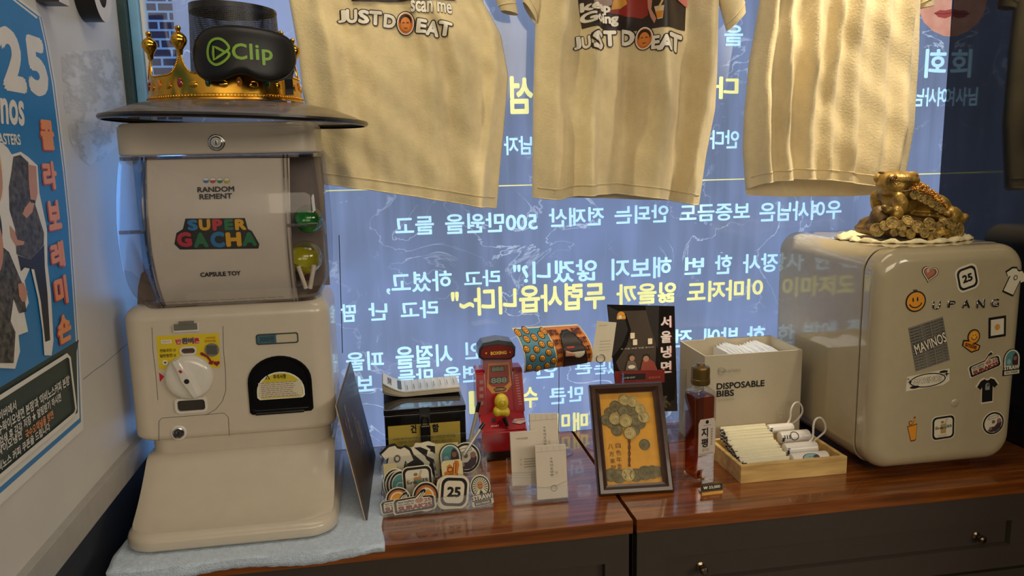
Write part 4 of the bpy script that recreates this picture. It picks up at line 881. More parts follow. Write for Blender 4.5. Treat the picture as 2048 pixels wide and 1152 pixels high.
tb('DISPOSABLE', 1433, 763, 1529, 776, Bk, bold=.035); tb('BIBS', 1433, 780, 1468, 793, Bk, bold=.035); tb('일회용앞치마', 1435, 797, 1469, 802, GRY); tb('keroto', 1450, 736, 1481, 744, GRY); a.ring(*pp(1442, 742), .007, .001, GRY); a.text('Ke', *pp(1437, 746), *pp(1448, 738), GRY, bold=.02)
a.ring(*pp(1561, 834), .006, .0006, GRY); a.stroke([pp(1552, 822), pp(1572, 822), pp(1572, 847), pp(1552, 847)], .0006, GRY, True); a.build('carton_print', bx, PBx.fn)
# the folded bibs inside: thin film edges fanned across the right of the carton
FILM = M('white_film', (232, 234, 238), .35, coat=.2, var=.03)
for k in range(22):
    x = BX0+.072+k*.0057; bm = nb(); hgt = BZ1-.010+.006*math.sin(k*.5)-.0035*abs(k*.6-6)*.35
    y0, y1 = BY0+.005+.0015*(k % 3), BY1-.008-.002*(k % 4); h0 = hgt-.002*(k % 2)
    loft(bm, [[(x, y0, CT+.01), (x, y1, CT+.01), (x, y1, hgt+.004), (x, (y0+y1)/2, h0+.006), (x, y0, h0)], [(x+.0042, y0, CT+.01), (x+.0042, y1, CT+.01), (x+.0042, y1, hgt+.001), (x+.0042, (y0+y1)/2, h0+.003), (x+.0042, y0, h0-.003)]])
    tag(link('folded_bib', bm, FILM, loc=(x, 1.47, CT+.01)), 'folded white plastic bib standing in the open carton', 'bib', 'folded bibs in the carton')
# ------------------------------------------------------------------ wooden tray with floss sachets and tags
PINE = M('pine_wood', (196, 158, 92), .5, var=.16, scale=9, stretch=(1.2, 6, 9), rgb2=(214, 180, 116))
TX0, TX1, TY0, TY1 = .6185, .829, 1.253, 1.395
tr = thing('wooden_tray', 'shallow pale pine tray holding dental floss sachets in front of the carton', 'tray', ((TX0+TX1)/2, (TY0+TY1)/2, CT))
link('tray_bottom', box(nb(), TX0+.004, TX1-.004, TY0+.004, TY1-.004, CT+.001, CT+.006), PINE, tr)
for A in ((TX0, TX1, TY0, TY0+.009, CT+.034), (TX0, TX1, TY1-.009, TY1, CT+.034), (TX0, TX0+.008, TY0+.0095, TY1-.0095, CT+.0335), (TX1-.008, TX1, TY0+.0095, TY1-.0095, CT+.0335)): link('tray_side', box(nb(), *A[:4], CT, A[4], .0012), PINE, tr)
PAP = M('sachet_paper', (226, 218, 188), .55, var=.03)
proto = None; zt = CT+.0065
for k in range(24):
    y = TY0+.0145+k*.0046; lift = 0.0005+.030*(max(0, k-2)/22)**1.1+rnd.uniform(0, .003); xs0 = TX0+.0095+rnd.uniform(0, .005)+ (.004 if k > 15 else 0); ln = .095 if k < 14 else .084; rz = rnd.uniform(-.015, .015)+(.06 if k < 3 else 0)
    if proto is None:
        t = thing('floss_sachet', '', 'sachet', (0, 0, 0)); T0 = nb(); box(T0, 0, .094, -.0012, .0012, 0, .027, .0005); link('sachet_body', T0, PAP, t)
        a = Art(); sf = lambda u, v, h: Vector((u, -.0012-h, v)); a.text('DENTAL FLOSS', .08, .012, .03, .019, Bk, bold=.02, rot=0); a.rect(.002, .001, .092, .0018, GRY)
        for q in range(4): a.rect(.0, .003+q*.006, .004+.002*(q % 2), .006+q*.006, ink(40, 42, 56))
        a.build('sachet_print', t, sf, lift=.0002); bm = nb()
        for z0, z1 in ((.003, .007), (.011, .014), (.019, .023)): box(bm, -.0006, .0008, -.00125, .00125, z0, z1)
        link('sachet_end_print', bm, ink(44, 46, 64), t); proto = t; o = t; kids = list(t.children)
    else:
        o = proto.copy(); COL.objects.link(o)
        for c in kids: c2 = c.copy(); COL.objects.link(c2); c2.parent = o
    o.location = (xs0, y, zt+lift); o.rotation_euler = (-.16, 0, rz)
    o['label'] = 'white paper dental floss sachet filed upright in the pine tray' if k else 'foremost white dental floss sachet, against the front wall of the pine tray'; o['group'] = 'dental floss sachets in the tray'
proto.scale = (1, 1, 1)
WT = M('white_strap_plastic', (212, 206, 198), .3, coat=.2, var=.02)
def roll(px, py, y, ln, r, lab, deco, loop=None):
    c = at_y(px, py, y); t = thing('luggage_tag', lab, 'tag', (c.x, y, c.z-r)); T = Matrix.Translation(c) @ Matrix.Rotation(PI/2, 4, 'Y')
    link('tag_tube', lathe(nb(), [(r*.5, -ln/2-.002), (r*.9, -ln/2), (r, -ln/2+.003), (r, ln/2-.003), (r*.85, ln/2), (.0003, ln/2+.001)], (0, 0, 0), 24, mtx=T), WT, t)
    a = Art(); cf = lambda u, v, h: Vector((c.x+u, y-(r+h)*math.cos(v/r), c.z+(r+h)*math.sin(v/r)))
    a.rect(-ln/2-.0005, -.004, -ln/2+.004, .004, Bk)
    if deco == 1: a.disc(-.002, .006, .017, Bk, ry=.009); a.disc(-.002, .006, .0155, ink(130, 160, 160), ry=.0078); a.disc(.008, .006, .006, ink(50, 52, 60), ry=.005); a.lines(-.014, .02, -.006, -.001, 2, .001, GRY)
    elif deco == 2:
        for q in range(3): a.rect(-ln/2+.004+q*.005, .001, -ln/2+.006+q*.005, .008, Bk)
        a.ring(-.005, .006, .008, .0014, Bk)
    else: a.rect(-ln/2+.001, .005, -ln/2+.006, .007, Bk)
    a.build('tag_print', t, cf, maxlen=.004, lift=.0003)
    if loop:
        bm = nb(); tube(bm, [at_y(x, yy, y+.004*i/len(loop)) for i, (x, yy) in enumerate(catmull(loop, 4)[:-4])], .0019, 8); link('strap_loop', bm, WT, t)
    return t
roll(1618, 917, 1.275, .072, .0125, 'white tag roll with a green oval print in the front corner of the tray', 1)
roll(1600, 897, 1.300, .064, .0125, 'plain white tag roll behind the green printed one with the nearer strap loop', 0, [(1614, 888), (1625, 876), (1627, 850), (1632, 838), (1642, 836), (1650, 848), (1650, 862), (1640, 872), (1630, 880), (1626, 886)])
roll(1588, 873, 1.330, .060, .012, 'white tag roll with black marks in the middle of the tray', 2)
roll(1560, 858, 1.365, .052, .011, 'small white tag roll near the carton with the farther strap loop', 0, [(1572, 852), (1580, 838), (1582, 820), (1588, 808), (1597, 805), (1604, 814), (1604, 826), (1596, 838), (1584, 848), (1578, 852)])
# ------------------------------------------------------------------ bottle and price tag
c0, c1, c2 = at_z(1371, 951, CT), at_z(1390, 974, CT), at_z(1432, 966, CT)
ex = (c2-c1); ex.z = 0; bw = .0435; exn = ex.normalized(); eyn = Vector((-exn.y, exn.x, 0)); bcn = c1+exn*bw/2+eyn*bw/2; yaw = math.atan2(exn.y, exn.x)
bot = thing('liquor_bottle', 'square glass bottle of amber liquor with a white label and bronze cap', 'bottle', (bcn.x, bcn.y, CT), yaw)
Tq = Matrix.Translation((bcn.x, bcn.y, 0)) @ Matrix.Rotation(yaw, 4, 'Z')
def sq(bm, h, z, r): return [Tq @ Vector((x, y, z)) for x, y in rloop(-h, h, -h, h, r, 6)]
h = bw/2
loftz = lambda L: loft(nb(), [sq(None, a_, z, r) for a_, z, r in L])
link('glass', loftz([(h*.9, CT+.0005, .004), (h, CT+.003, .005), (h, CT+.167, .005), (h*.94, CT+.174, .008), (h*.66, CT+.180, .0136), (.0125, CT+.183, .0124), (.0125, CT+.190, .0124)]), clear('bottle_glass', (.93, .95, .95), .5, base=.05), bot)
link('liquor', loftz([(h*.84, CT+.013, .004), (h*.88, CT+.016, .004), (h*.88, CT+.163, .004), (h*.84, CT+.1655, .004)]), clear('amber_liquor', (.60, .22, .045), .25, base=.03), bot)
bm = nb(); lathe(bm, [(.0165, CT+.195), (.0172, CT+.197), (.0172, CT+.205), (.0165, CT+.206), (.0168, CT+.223), (.0155, CT+.227), (.009, CT+.229), (.0075, CT+.230), (.007, CT+.233), (.0005, CT+.2335)], (bcn.x, bcn.y, -.010), 28); link('cap', bm, M('bronze_cap', (128, 104, 58), .35, metal=.8), bot)
lf = lambda u, v, hh: Tq @ Vector((u, -h-.0004-hh, CT+v))
a = Art(); LBL = ink(204, 190, 176)
a.poly([(-h*.78, .058), (h*.84, .058), (h*.84, .118), (h*.7, .126), (-h*.6, .126), (-h*.78, .118)], LBL)
a.disc(.001, .120, .0035, Bk); a.rect(-.007, .1135, .009, .1148, GRY); a.text('지', -.011, .092, .003, .110, Bk, bold=.03); a.text('평', -.011, .073, .003, .090, Bk, bold=.03); a.text('일가등', -.009, .0655, .006, .071, GRY, bold=.01)
for k in range(7): a.rect(.0095, .076+k*.0048, .012, .079+k*.0048, GRY)
a.lines(-.015, .016, .0595, .063, 1, .0012, GRY); a.build('label', bot, lf)
pt = at_z(1424, 985, CT); tt = thing('price_tag', 'tiny black price tag with gold edges standing before the bottle', 'price tag', (pt.x, pt.y, CT), .05)
T = Matrix.Translation((pt.x, pt.y, CT)) @ Matrix.Rotation(.05, 4, 'Z') @ Matrix.Rotation(-.22, 4, 'X')
link('tag_plate', box(nb(), -.0205, .0205, -.001, .001, .004, .0145, .0004, mtx=T), M('black_tag', (14, 13, 12), .5), tt); link('tag_rim', box(box(nb(), -.021, .021, -.0015, .0015, .0026, .0042, mtx=T), -.021, .021, -.0015, .0015, .0143, .0155, mtx=T), M('brass', (190, 150, 80), .25, metal=1), tt)
link('tag_foot', box(nb(), -.0205, .0205, -.002, .010, .0, .0028, mtx=Matrix.Translation((pt.x, pt.y, CT)) @ Matrix.Rotation(.05, 4, 'Z')), M('brass', (190, 150, 80), .25, metal=1), tt)
a = Art(); a.text('₩ 33,000', -.016, .0065, .016, .0125, ink(230, 224, 200), bold=.02); a.build('price_print', tt, lambda u, v, hh: T @ Vector((u, -.0012-hh, v)))
# ------------------------------------------------------------------ framed coin tree
fb0, fb1 = at_z(1197, 992, CT), at_z(1347, 983, CT); fyaw = math.atan2(fb1.y-fb0.y, fb1.x-fb0.x); FWd = (fb1-fb0).length; FHt = .198; lean = .46
pf = thing('picture_frame', 'brown picture frame with a tree made of gold coins standing on the counter', 'picture frame', ((fb0.x+fb1.x)/2, (fb0.y+fb1.y)/2+.03, CT), fyaw)
Tf = Matrix.Translation(fb0) @ Matrix.Rotation(fyaw, 4, 'Z') @ Matrix.Rotation(-lean, 4, 'X')
ff = lambda u, v, hh: Tf @ Vector((u, -hh, v))
FRW = M('walnut_frame', (58, 34, 22), .3, coat=.3, var=.25, scale=18, stretch=(1, 1, 4))
bm = nb(); e = .0175; prof = [(0, -.010), (0, .004), (.003, .008), (.009, .0085), (.013, .005), (.0175, .003), (.0175, -.004)]
rings = []
for o_, hh in prof: rings.append([ff(u, v, hh) for u, v in ((o_, o_), (FWd-o_, o_), (FWd-o_, FHt-o_), (o_, FHt-o_))])
loft(bm, rings, False, False); link('frame_moulding', bm, FRW, pf, sharp=.35)
link('backing', prism(nb(), [(.002, .002), (FWd-.002, .002), (FWd-.002, FHt-.002), (.002, FHt-.002)], ff, -.010, -.006), M('backing_board', (70, 52, 38), .7), pf)
PFm = Plane(ff(0, 0, -.004), ff(1, 0, -.004)-ff(0, 0, -.004), ff(0, 1, -.004)-ff(0, 0, -.004))
link('gold_mount', prism(nb(), [(.016, .016), (FWd-.016, .016), (FWd-.016, FHt-.016), (.016, FHt-.016)], ff, -.0058, -.004), M('yellow_silk', (230, 164, 30), .5, var=.08, scale=60), pf)
CO = M('coin_brass', (176, 158, 104), .4, metal=.55, var=.25, scale=80, bump=.5, bscale=300); CO2 = M('coin_dull_brass', (120, 110, 76), .5, metal=.4, var=.3, scale=80, bump=.5, bscale=300)
def fcoin(px, py, rpx, m, hgt):
    u, v = PFm.px(px, py); r = rpx*.00092; c = PFm.fn(u, v, hgt); T = PFm.n.to_track_quat('Z', 'Y').to_matrix().to_4x4(); bm = nb()
    lathe(bm, [(r*.16, 0), (r*.17, .0012), (r*.27, .0012), (r*.3, .0006), (r*.78, .0006), (r*.82, .0013), (r*.97, .0013), (r, .0006), (r, -.0006)], c, 22, mtx=T)
    for k in range(4): box(bm, -r*.09, r*.09, r*.42, r*.68, .0004, .001, mtx=Matrix.Translation(c) @ T @ Matrix.Rotation(k*PI/2, 4, 'Z'))
    link('coin', bm, m, pf, sharp=.5)
for px, py, r, q, hgt in ((1220, 826, 12, 1, .0006), (1225, 845, 13, 1, .0006), (1234, 860, 12, 1, .0006), (1279, 845, 13, 1, .0006), (1268, 860, 12, 1, .0006), (1212, 840, 11, 1, .0008), (1262, 820, 12, 1, .0006), (1230, 812, 11, 1, .0012), (1248, 800, 11, 0, .0012), (1264, 804, 11, 0, .0016), (1280, 818, 11, 0, .0018), (1287, 834, 12, 0, .002), (1229, 838, 12, 0, .0022), (1247, 822, 12, 1, .002), (1250, 842, 13, 0, .003), (1272, 840, 13, 1, .0018), (1259, 867, 12, 0, .0032), (1289, 889, 11, 1, .0006),
        (1222, 950, 13, 1, .0006), (1238, 952, 14, 1, .001), (1256, 949, 13, 0, .0016), (1272, 950, 13, 1, .0012), (1290, 946, 14, 1, .0018), (1305, 944, 13, 1, .0008), (1314, 943, 11, 1, .0005)):
    fcoin(px, py, r, (CO, CO2)[q], hgt)
bm = nb()
for s in (-1, 1): tube(bm, [PFm.fn(*PFm.px(1258.5+s*1.8*math.sin(k*.9), 876+k*3.6), .0012+.0006*math.cos(k*.9)*s) for k in range(17)], .0009, 6)
link('twisted_trunk', bm, M('red_brown_cord', (96, 48, 16), .5), pf)
a = Art(); CHB = ink(60, 30, 10)
for t, x, y in (('自', 1236, 891), ('色', 1237, 905), ('年', 1238, 919), ('金', 1239, 932), ('八', 1221, 893), ('方', 1223, 908), ('來', 1225, 922), ('財', 1227, 935)):
    p, q = PFm.px(x-4.5, y+5.5), PFm.px(x+4.5, y-5.5); a.text(t, p[0], p[1], q[0], q[1], CHB, bold=.01)
a.build('calligraphy', pf, PFm.fn, lift=.0004)
link('glazing', prism(nb(), [(.015, .015), (FWd-.015, .015), (FWd-.015, FHt-.015), (.015, FHt-.015)], ff, .0018, .0026), clear('picture_glass', (.97, .97, .97), .2, base=.02), pf)
bm = nb(); loft(bm, [[ff(FWd*.4, FHt*.72, -.011), ff(FWd*.6, FHt*.72, -.011), ff(FWd*.6, FHt*.72, -.013), ff(FWd*.4, FHt*.72, -.013)], [Vector((q.x, q.y, CT+.001)) for q in (ff(FWd*.35, FHt*.72, -.095), ff(FWd*.65, FHt*.72, -.095), ff(FWd*.65, FHt*.72, -.098), ff(FWd*.35, FHt*.72, -.098))]]); link('easel_leg', bm, M('backing_board', (70, 52, 38), .7), pf)
# ------------------------------------------------------------------ leaflets in a clear holder
LY = 1.525
lh = thing('leaflet_holder', 'clear acrylic leaflet holder behind the picture frame and bottle', 'leaflet holder', (.56, LY, CT))
hx0, hx1 = at_y(1246, 820, 1.50).x, at_y(1374, 800, 1.50).x
bm = nb(); box(bm, hx0, hx1, 1.545, 1.548, CT, CT+.20, .0008); box(bm, hx0, hx1, 1.47, 1.548, CT, CT+.003, .0008)
prism(bm, [(hx0, CT+.003), (hx1, CT+.003), (hx1, CT+.15), (hx1-.025, CT+.15), (hx1-.03, CT+.085), (hx0+.03, CT+.085), (hx0+.025, CT+.15), (hx0, CT+.15)], lambda u, v, h: Vector((u, 1.497-h, v)), 0, .003)
for x in (hx0, hx1-.003): box(bm, x, x+.003, 1.497, 1.545, CT+.003, CT+.15)
link('holder_body', bm, CLEAR2, lh)
lq = lambda x, y: at_y(x, y, 1.53)
BLf = M('black_leaflet', (26, 21, 19), .22, coat=.4, var=.2, scale=6)
lf0 = Plane((at_y(1216, 700, 1.53).x, 1.528, CT+.02), (1, 0, 0), (0, .06, 1)); LX = lambda x, y: lf0.px(x, y)
def leaflets():
    for k in range(3):
        a = Art(); 
        P = [LX(1214+k*.6, 609), LX(1349+k*.6, 612), LX(1355, 822), LX(1236, 826)] if k == 0 else [LX(1236, 826), LX(1355, 822), LX(1349.5, 613), LX(1215, 610)]
        a.poly(P, BLf, .0009)
        if k == 0:
            pq = lambda *pts: [LX(*p) for p in pts]
            a.poly(pq((1236, 622), (1252, 628), (1262, 660), (1254, 690), (1232, 724), (1246, 760), (1310, 764), (1312, 700), (1316, 620)), ink(66, 54, 42)); a.poly(pq((1236, 622), (1247, 626), (1256, 660), (1244, 690), (1222, 718), (1216, 612)), ink(34, 27, 24)); a.poly(pq((1290, 612), (1318, 612), (1316, 700), (1300, 650)), ink(34, 27, 24))
            a.disc(*LX(1242, 631), .0085, OR, a0=0, a1=PI); a.rect(*LX(1233.5, 639), *LX(1251, 631), OR); a.disc(*LX(1240, 634), .004, CRM)
            for t, y in (('서', 643), ('울', 673), ('냉', 703), ('면', 733)):
                p, q = LX(1321, y+13), LX(1342, y-12); a.text(t, p[0]+.0018, p[1]-.001, q[0]+.0018, q[1]-.001, ink(150, 36, 60), bold=.03); a.text(t, p[0], p[1], q[0], q[1], ink(236, 226, 220), bold=.03)
            for x, y in ((1264, 671), (1269, 684), (1299, 682)): p, q = LX(x-4, y+6), LX(x+4.5, y-6); a.rrect(*p, *q, .001, ink(238, 220, 190))
            a.text('그 시절 냉면 맛을 찾아서', *LX(1240, 699), *LX(1306, 692), ink(220, 210, 196))
            a.poly(pq((1228, 742), (1328, 738), (1328, 764), (1230, 768)), ink(120, 34, 24)); a.poly(pq((1240, 748), (1290, 746), (1290, 758), (1242, 760)), ink(30, 22, 20))
            SK = ink(176, 130, 100)
            a.poly(pq((1280, 740), (1284, 722), (1296, 716), (1308, 724), (1314, 740)), ink(150, 70, 56)); a.disc(*LX(1292, 714), .0078, ink(34, 26, 24)); a.disc(*LX(1291, 717), .0065, SK); a.poly(pq((1250, 740), (1254, 722), (1262, 718), (1270, 724), (1274, 740)), ink(110, 96, 84)); a.disc(*LX(1262, 713), .007, ink(40, 30, 26)); a.disc(*LX(1263, 716), .0058, SK); a.disc(*LX(1262, 733), .008, CRM, ry=.004); a.text('서울냉면', *LX(1246, 757), *LX(1268, 752), CRM); a.text('본점안내', *LX(1296, 757), *LX(1318, 751), PNK); a.text('SINCE', *LX(1326, 815), *LX(1332, 790), GRY)
        pl = lambda u, v, h, k=k: lf0.fn(u, v, h-.0012*k)
        o = a.build('leaflet', None, pl, loc=(at_y(1296, 820, 1.53).x, 1.528+.0012*k, CT+.02))
        tag(o, 'black noodle leaflet with white Korean title in the clear holder' if k == 0 else 'black leaflet standing behind the titled front one in the clear holder', 'leaflet', 'leaflets in the clear holder')
leaflets()
# ------------------------------------------------------------------ wire clip stands with a print and a card
STEEL = M('steel_wire', (120, 120, 122), .25, metal=1)
def clipstand(bx_, by_, rpx, rpy, lab):
    r = at_y(rpx, rpy, by_); t = thing('clip_stand', lab, 'clip stand', (bx_, by_, CT))
    link('clear_base', lathe(nb(), [(.030, 0), (.030, .0025), (.028, .0032), (.0005, .0034)], (bx_, by_, CT), 40), CLEAR2, t)
    link('wire_stem', tube(nb(), [(bx_, by_, CT+.003), (bx_+(r.x-bx_)*.6, by_, CT+.1), (r.x, by_, r.z-.009)], .0007, 8), STEEL, t)
    bm = nb()
    for q in (-.0012, .0012): tube(bm, [(r.x+.0088*math.cos(a_), by_+q, r.z+.0088*math.sin(a_)) for a_ in [2*PI*k/28 for k in range(29)]], .0007, 6, cap=False)
    link('ring_clip', bm, STEEL, t); return r
c_ = at_z(1117, 905, CT); CYp = c_.y
r1 = clipstand(c_.x, CYp, 1118, 720, 'clear based wire clip stand holding the curled smiley print')
c2_ = at_z(1200, 892, CT); r2 = clipstand(c2_.x, CYp+.012, 1201, 717, 'clear based wire clip stand holding a white card behind the picture frame')
x0p, x1p = at_y(1035, 700, CYp).x, at_y(1169, 690, CYp).x; zt_, zb_ = at_y(1026, 660, CYp).z, at_y(1045, 738, CYp).z
xa0, xa1 = at_y(1026, 660, CYp).x, at_y(1160, 660, CYp).x; xb0, xb1 = at_y(1045, 738, CYp).x, at_y(1180, 718, CYp).x
def print_fn(u, v, h):       # u, v in 0..1 over a sheet that curls along its height
    q = v; bulge = 4*q*(1-q); xx = (xb0+(xb1-xb0)*u)*(1-q)+(xa0+(xa1-xa0)*u)*q; tw = .010*(u-.4)
    return Vector((xx+.006*bulge*(u > -1), CYp-.010-.030*bulge-h+.03*q, zb_+(zt_-zb_)*q+tw*(1-q)*1.3+.004*bulge))
a = Art(.0003); PB_ = ink(70, 128, 150)
a.rect(0, 0, 1, 1, CRM); a.rect(.02, .02, .455, .97, PB_); a.rect(.47, .02, .985, .97, ink(206, 120, 40))
SMP = [(.07, .12), (.2, .06), (.33, .1), (.42, .2), (.12, .34), (.26, .3), (.36, .42), (.06, .55), (.2, .52), (.3, .62), (.42, .6), (.12, .76), (.24, .78), (.36, .82), (.05, .9), (.43, .9), (.18, .94)]
for x, y in SMP: a.disc(x, y, .047, Bk, ry=.085, n=16); a.k -= 1
a.k += 1
for x, y in SMP: a.disc(x, y, .039, OR, ry=.071, n=16); a.k -= 1
a.k += 1
for x, y in SMP:
    for s in (-.012, .012): a.disc(x+s, y+.018, .006, Bk, ry=.016, n=6); a.k -= 1
    a.ring(x, y, .022, .008, Bk, ry=.036, n=8, a0=PI*1.1, a1=PI*1.9); a.k -= 1
a.k += 1
for k in range(4): a.text('JUST DO', .48, .12+k*.22, .62, .27+k*.22, MAR, bold=.06); a.text('EAT', .84, .14+k*.22, .97, .28+k*.22, MAR, bold=.06)
a.poly([(.56, .02), (.56, .5), (.62, .82), (.72, .9), (.84, .84), (.88, .5), (.92, .02)], ink(38, 28, 26)); a.disc(.74, .72, .075, ink(196, 146, 116), ry=.15); a.poly([(.64, .74), (.68, .9), (.78, .92), (.84, .78), (.78, .84), (.7, .82)], Bk); a.disc(.78, .38, .09, CRM, ry=.16, a0=PI, a1=2*PI); a.poly([(.6, .44), (.72, .36), (.72, .28), (.58, .3)], ink(196, 146, 116)); a.rect(.62, .48, .74, .53, ink(180, 60, 40))
o = a.build('photo_print', None, print_fn, maxlen=.06, loc=(r1.x, CYp, zb_)); s = o.modifiers.new('thick', 'SOLIDIFY'); s.thickness = .0003
tag(o, 'curled glossy print with smileys on blue and an eating person, held by a wire clip', 'print')
a = Art(); CP = front(CYp+.012)
a.poly([CP.px(*p) for p in ((1194, 642), (1233, 645), (1222, 724), (1182, 723))], CRM, .0006); a.text('수락이오냉면', *CP.px(1196, 653), *CP.px(1214, 649), GRY)
for k in range(4): a.rect(*CP.px(1200-k*.7, 683+k*6), *CP.px(1221-k*.6, 681+k*6), GRY)
tag(a.build('display_card', None, CP.fn, loc=(r2.x, CYp+.012, r2.z)), 'white printed card held by the wire clip left of the black leaflets', 'card')
# ------------------------------------------------------------------ business cards in a clear stepped holder
ch_ = thing('card_holder', 'clear stepped acrylic card holder in front of the red boxing toy', 'card holder', (.248, 1.285, CT))
kx0, kx1 = at_z(1024, 1010, CT).x, at_z(1138, 1003, CT).x
bm = nb(); box(bm, kx0, kx1, 1.244, 1.335, CT, CT+.004, .001)
for y, z in ((1.247, .030), (1.282, .045), (1.318, .06)): box(bm, kx0+.001, kx1-.001, y, y+.003, CT+.004, CT+z, .0008)
for x in (kx0, kx1-.003):
    for y, z in ((1.250, .022), (1.285, .036)): box(bm, x, x+.003, y, y+.032, CT+.004, CT+z, .0008)
link('holder_body', bm, CLEAR2, ch_)
link('black_foot', box(nb(), kx0+.02, kx1-.002, 1.2435, 1.252, CT-.0, CT+.0039), BLK, ch_) if 0 else None
def cards(P, quad, nm_lab, kind, th):
    t = thing('card_stack', nm_lab, 'business cards', tuple(P.fn(*[(quad[0][i]+quad[1][i])/2 for i in (0, 1)], -.004)), group='card stacks in the clear holder')
    link('stacked_cards', prism(nb(), quad, P.fn, -th, 0), CW, t)
    a = Art(); (u0, v0), (u1, v1) = quad[0], quad[2]; U = lambda s: u0+(u1-u0)*s; V_ = lambda s: v0+(v1-v0)*s
    if kind == 1:
        a.rect(U(0), V_(.90), U(1), V_(.905), GRY)
        for s in (.2, .38, .6, .8): a.rect(U(s), V_(.9), U(s)+.0003, V_(.995), GRY)
        for k, c in enumerate('수락이오냉면'): a.text(c, U(.46), V_(.74-k*.062), U(.55), V_(.785-k*.062), ink(70, 66, 58), bold=.01)
        a.text('본점', U(.62), V_(.46), U(.69), V_(.52), GRY); a.ring(U(.55), V_(.2), .0052, .0007, ink(60, 58, 52)); a.text('수락', U(.5), V_(.18), U(.6), V_(.22), GRY); a.stroke([(U(0), V_(.26)), (U(.4), V_(.2)), (U(1), V_(.32))], .0004, GRY)
    else:
        a.text('수락이오냉면', U(.2), V_(.86), U(.62), V_(.9), ink(70, 66, 58), bold=.01)
        for k in range(4): a.rect(U(.45), V_(.48-k*.05), U(.9), V_(.495-k*.05), GRY)
        for k in range(2): a.text('TEL', U(.3), V_(.47-k*.09), U(.38), V_(.5-k*.09), GRY)
        for k in range(3): a.stroke([(U(.0), V_(.26-k*.05)), (U(.4), V_(.22-k*.04)), (U(.95), V_(.24-k*.06))], .0004, GRY)
    a.build('card_print', t, P.fn, lift=.0003)
def leanp(Y, ang=.14): return Plane((0, Y, CT), (1, 0, 0), (0, math.sin(ang), math.cos(ang)))
P1, P2, P3 = leanp(1.252), leanp(1.288), leanp(1.322)
for P, pts, lab, kd in ((P3, ((1064, 940), (1120, 938), (1111, 827), (1055, 829)), 'tall stack of white name cards standing in the rear step of the holder', 1), (P2, ((1025, 972), (1080, 968), (1071, 862), (1016, 866)), 'stack of white cards with small print in the left middle step of the holder', 2), (P1, ((1075, 1001), (1136, 997), (1123, 890), (1069, 893)), 'stack of white name cards in the front right step of the holder', 1)):
    q = [P.px(*p) for p in pts]; q = [(q[0][0], max(q[0][1], .006)), (q[1][0], max(q[1][1], .006)), (q[1][0], q[2][1]), (q[0][0], q[3][1])]; cards(P, q, lab, kd, .007)
# ------------------------------------------------------------------ red boxing game toy
REDP = M('red_toy_plastic', (158, 18, 30), .22, coat=.5, var=.04)
tw0, tw1, tyF = .170, .262, 1.452
tx_c = (tw0+tw1)/2
toy = thing('boxing_game_toy', 'small red toy boxing arcade machine with a yellow glove behind the card holder', 'toy', (tx_c, 1.50, CT), 0)
link('toy_base', box(nb(), tw0+.004, tw1-.004, tyF+.004, 1.56, CT, CT+.022, .003), BLK, toy)
def side_prism(prof, x0, x1, bev=0): 
    bm = nb(); loft(bm, [[(x0, y, z) for y, z in prof], [(x1, y, z) for y, z in prof]])
    if bev: bmesh.ops.bevel(bm, geom=bm.edges[:], offset=bev, segments=2, affect='EDGES')
    return bm
zc = CT
link('console', side_prism([(tyF, zc+.020), (tyF, zc+.062), (tyF+.038, zc+.090), (1.56, zc+.090), (1.56, zc+.020)], tw0, tw1, .003), REDP, toy)
link('backboard', side_prism([(tyF+.040, zc+.088), (tyF+.066, zc+.205), (1.555, zc+.205), (1.555, zc+.088)], tw0+.015, tw1-.017, .002), REDP, toy)
for x0, x1 in ((tw0-.002, tw0+.017), (tw1-.019, tw1+.002)): link('side_wing', side_prism([(tyF+.034, zc+.086), (tyF+.052, zc+.168), (tyF+.06, zc+.174), (1.55, zc+.174), (1.55, zc+.086)], x0, x1, .002), REDP, toy)
def hood(pts): return pts
HDp = front(1.487); hp = lambda x, y: HDp.px(x, y)
bm = nb(); outl = [hp(*p) for p in ((957, 713), (958, 697), (966, 686), (996, 680), (1024, 684), (1031, 694), (1030, 712), (1021, 719), (965, 720))]
prism(bm, outl, HDp.fn, -.045, .0); link('marquee_hood', bm, M('hood_grey', (72, 78, 80), .3, coat=.3), toy)
a = Art(); inn = [hp(*p) for p in ((961, 712), (962, 700), (968, 693), (996, 689), (1022, 692), (1027, 699), (1026, 710), (1019, 716), (967, 716))]
a.poly([(x+(x-tx_c-.0035)*.10, z+(z-1.0235)*.12) for x, z in inn], Bk, .0008); a.poly(inn, ink(110, 16, 18)); a.text('BOXING', *hp(981, 710), *hp(1013, 701), ink(222, 180, 60), bold=.05); a.star(*hp(972, 706), .0028, OR, 8, .5); a.star(*hp(1020, 704), .002, OR, 8, .5); a.build('marquee_panel', toy, HDp.fn, lift=.001)
BPn = Plane((0, tyF+.040, zc+.088), (1, 0, 0), (0, .026, .117)); bq = BPn.px
a = Art(); a.poly([bq(*p) for p in ((976, 727), (1018, 725), (1023, 770), (1013, 784), (984, 787), (974, 774))], ink(206, 136, 40)); a.poly([bq(*p) for p in ((978, 731), (1016, 729), (1019, 764), (1010, 772), (986, 774), (977, 768))], ink(150, 34, 26))
for x0, y0, x1, y1 in ((983, 732, 1008, 744), (981, 753, 1014, 768)):
    p, q = bq(x0, y1), bq(x1, y0); a.rect(*p, *q, Bk); a.text('888', p[0]+.001, p[1]+.001, q[0]-.001, q[1]-.001, ink(130, 150, 120), bold=.03)
a.poly([bq(*p) for p in ((987, 779), (992, 774), (1008, 773), (1013, 777), (1009, 782), (991, 784))], Bk); a.text('COMBAT', *bq(990, 781.5), *bq(1010, 775.5), ink(206, 150, 60), bold=.03); a.build('score_panel', toy, BPn.fn, lift=.0006)
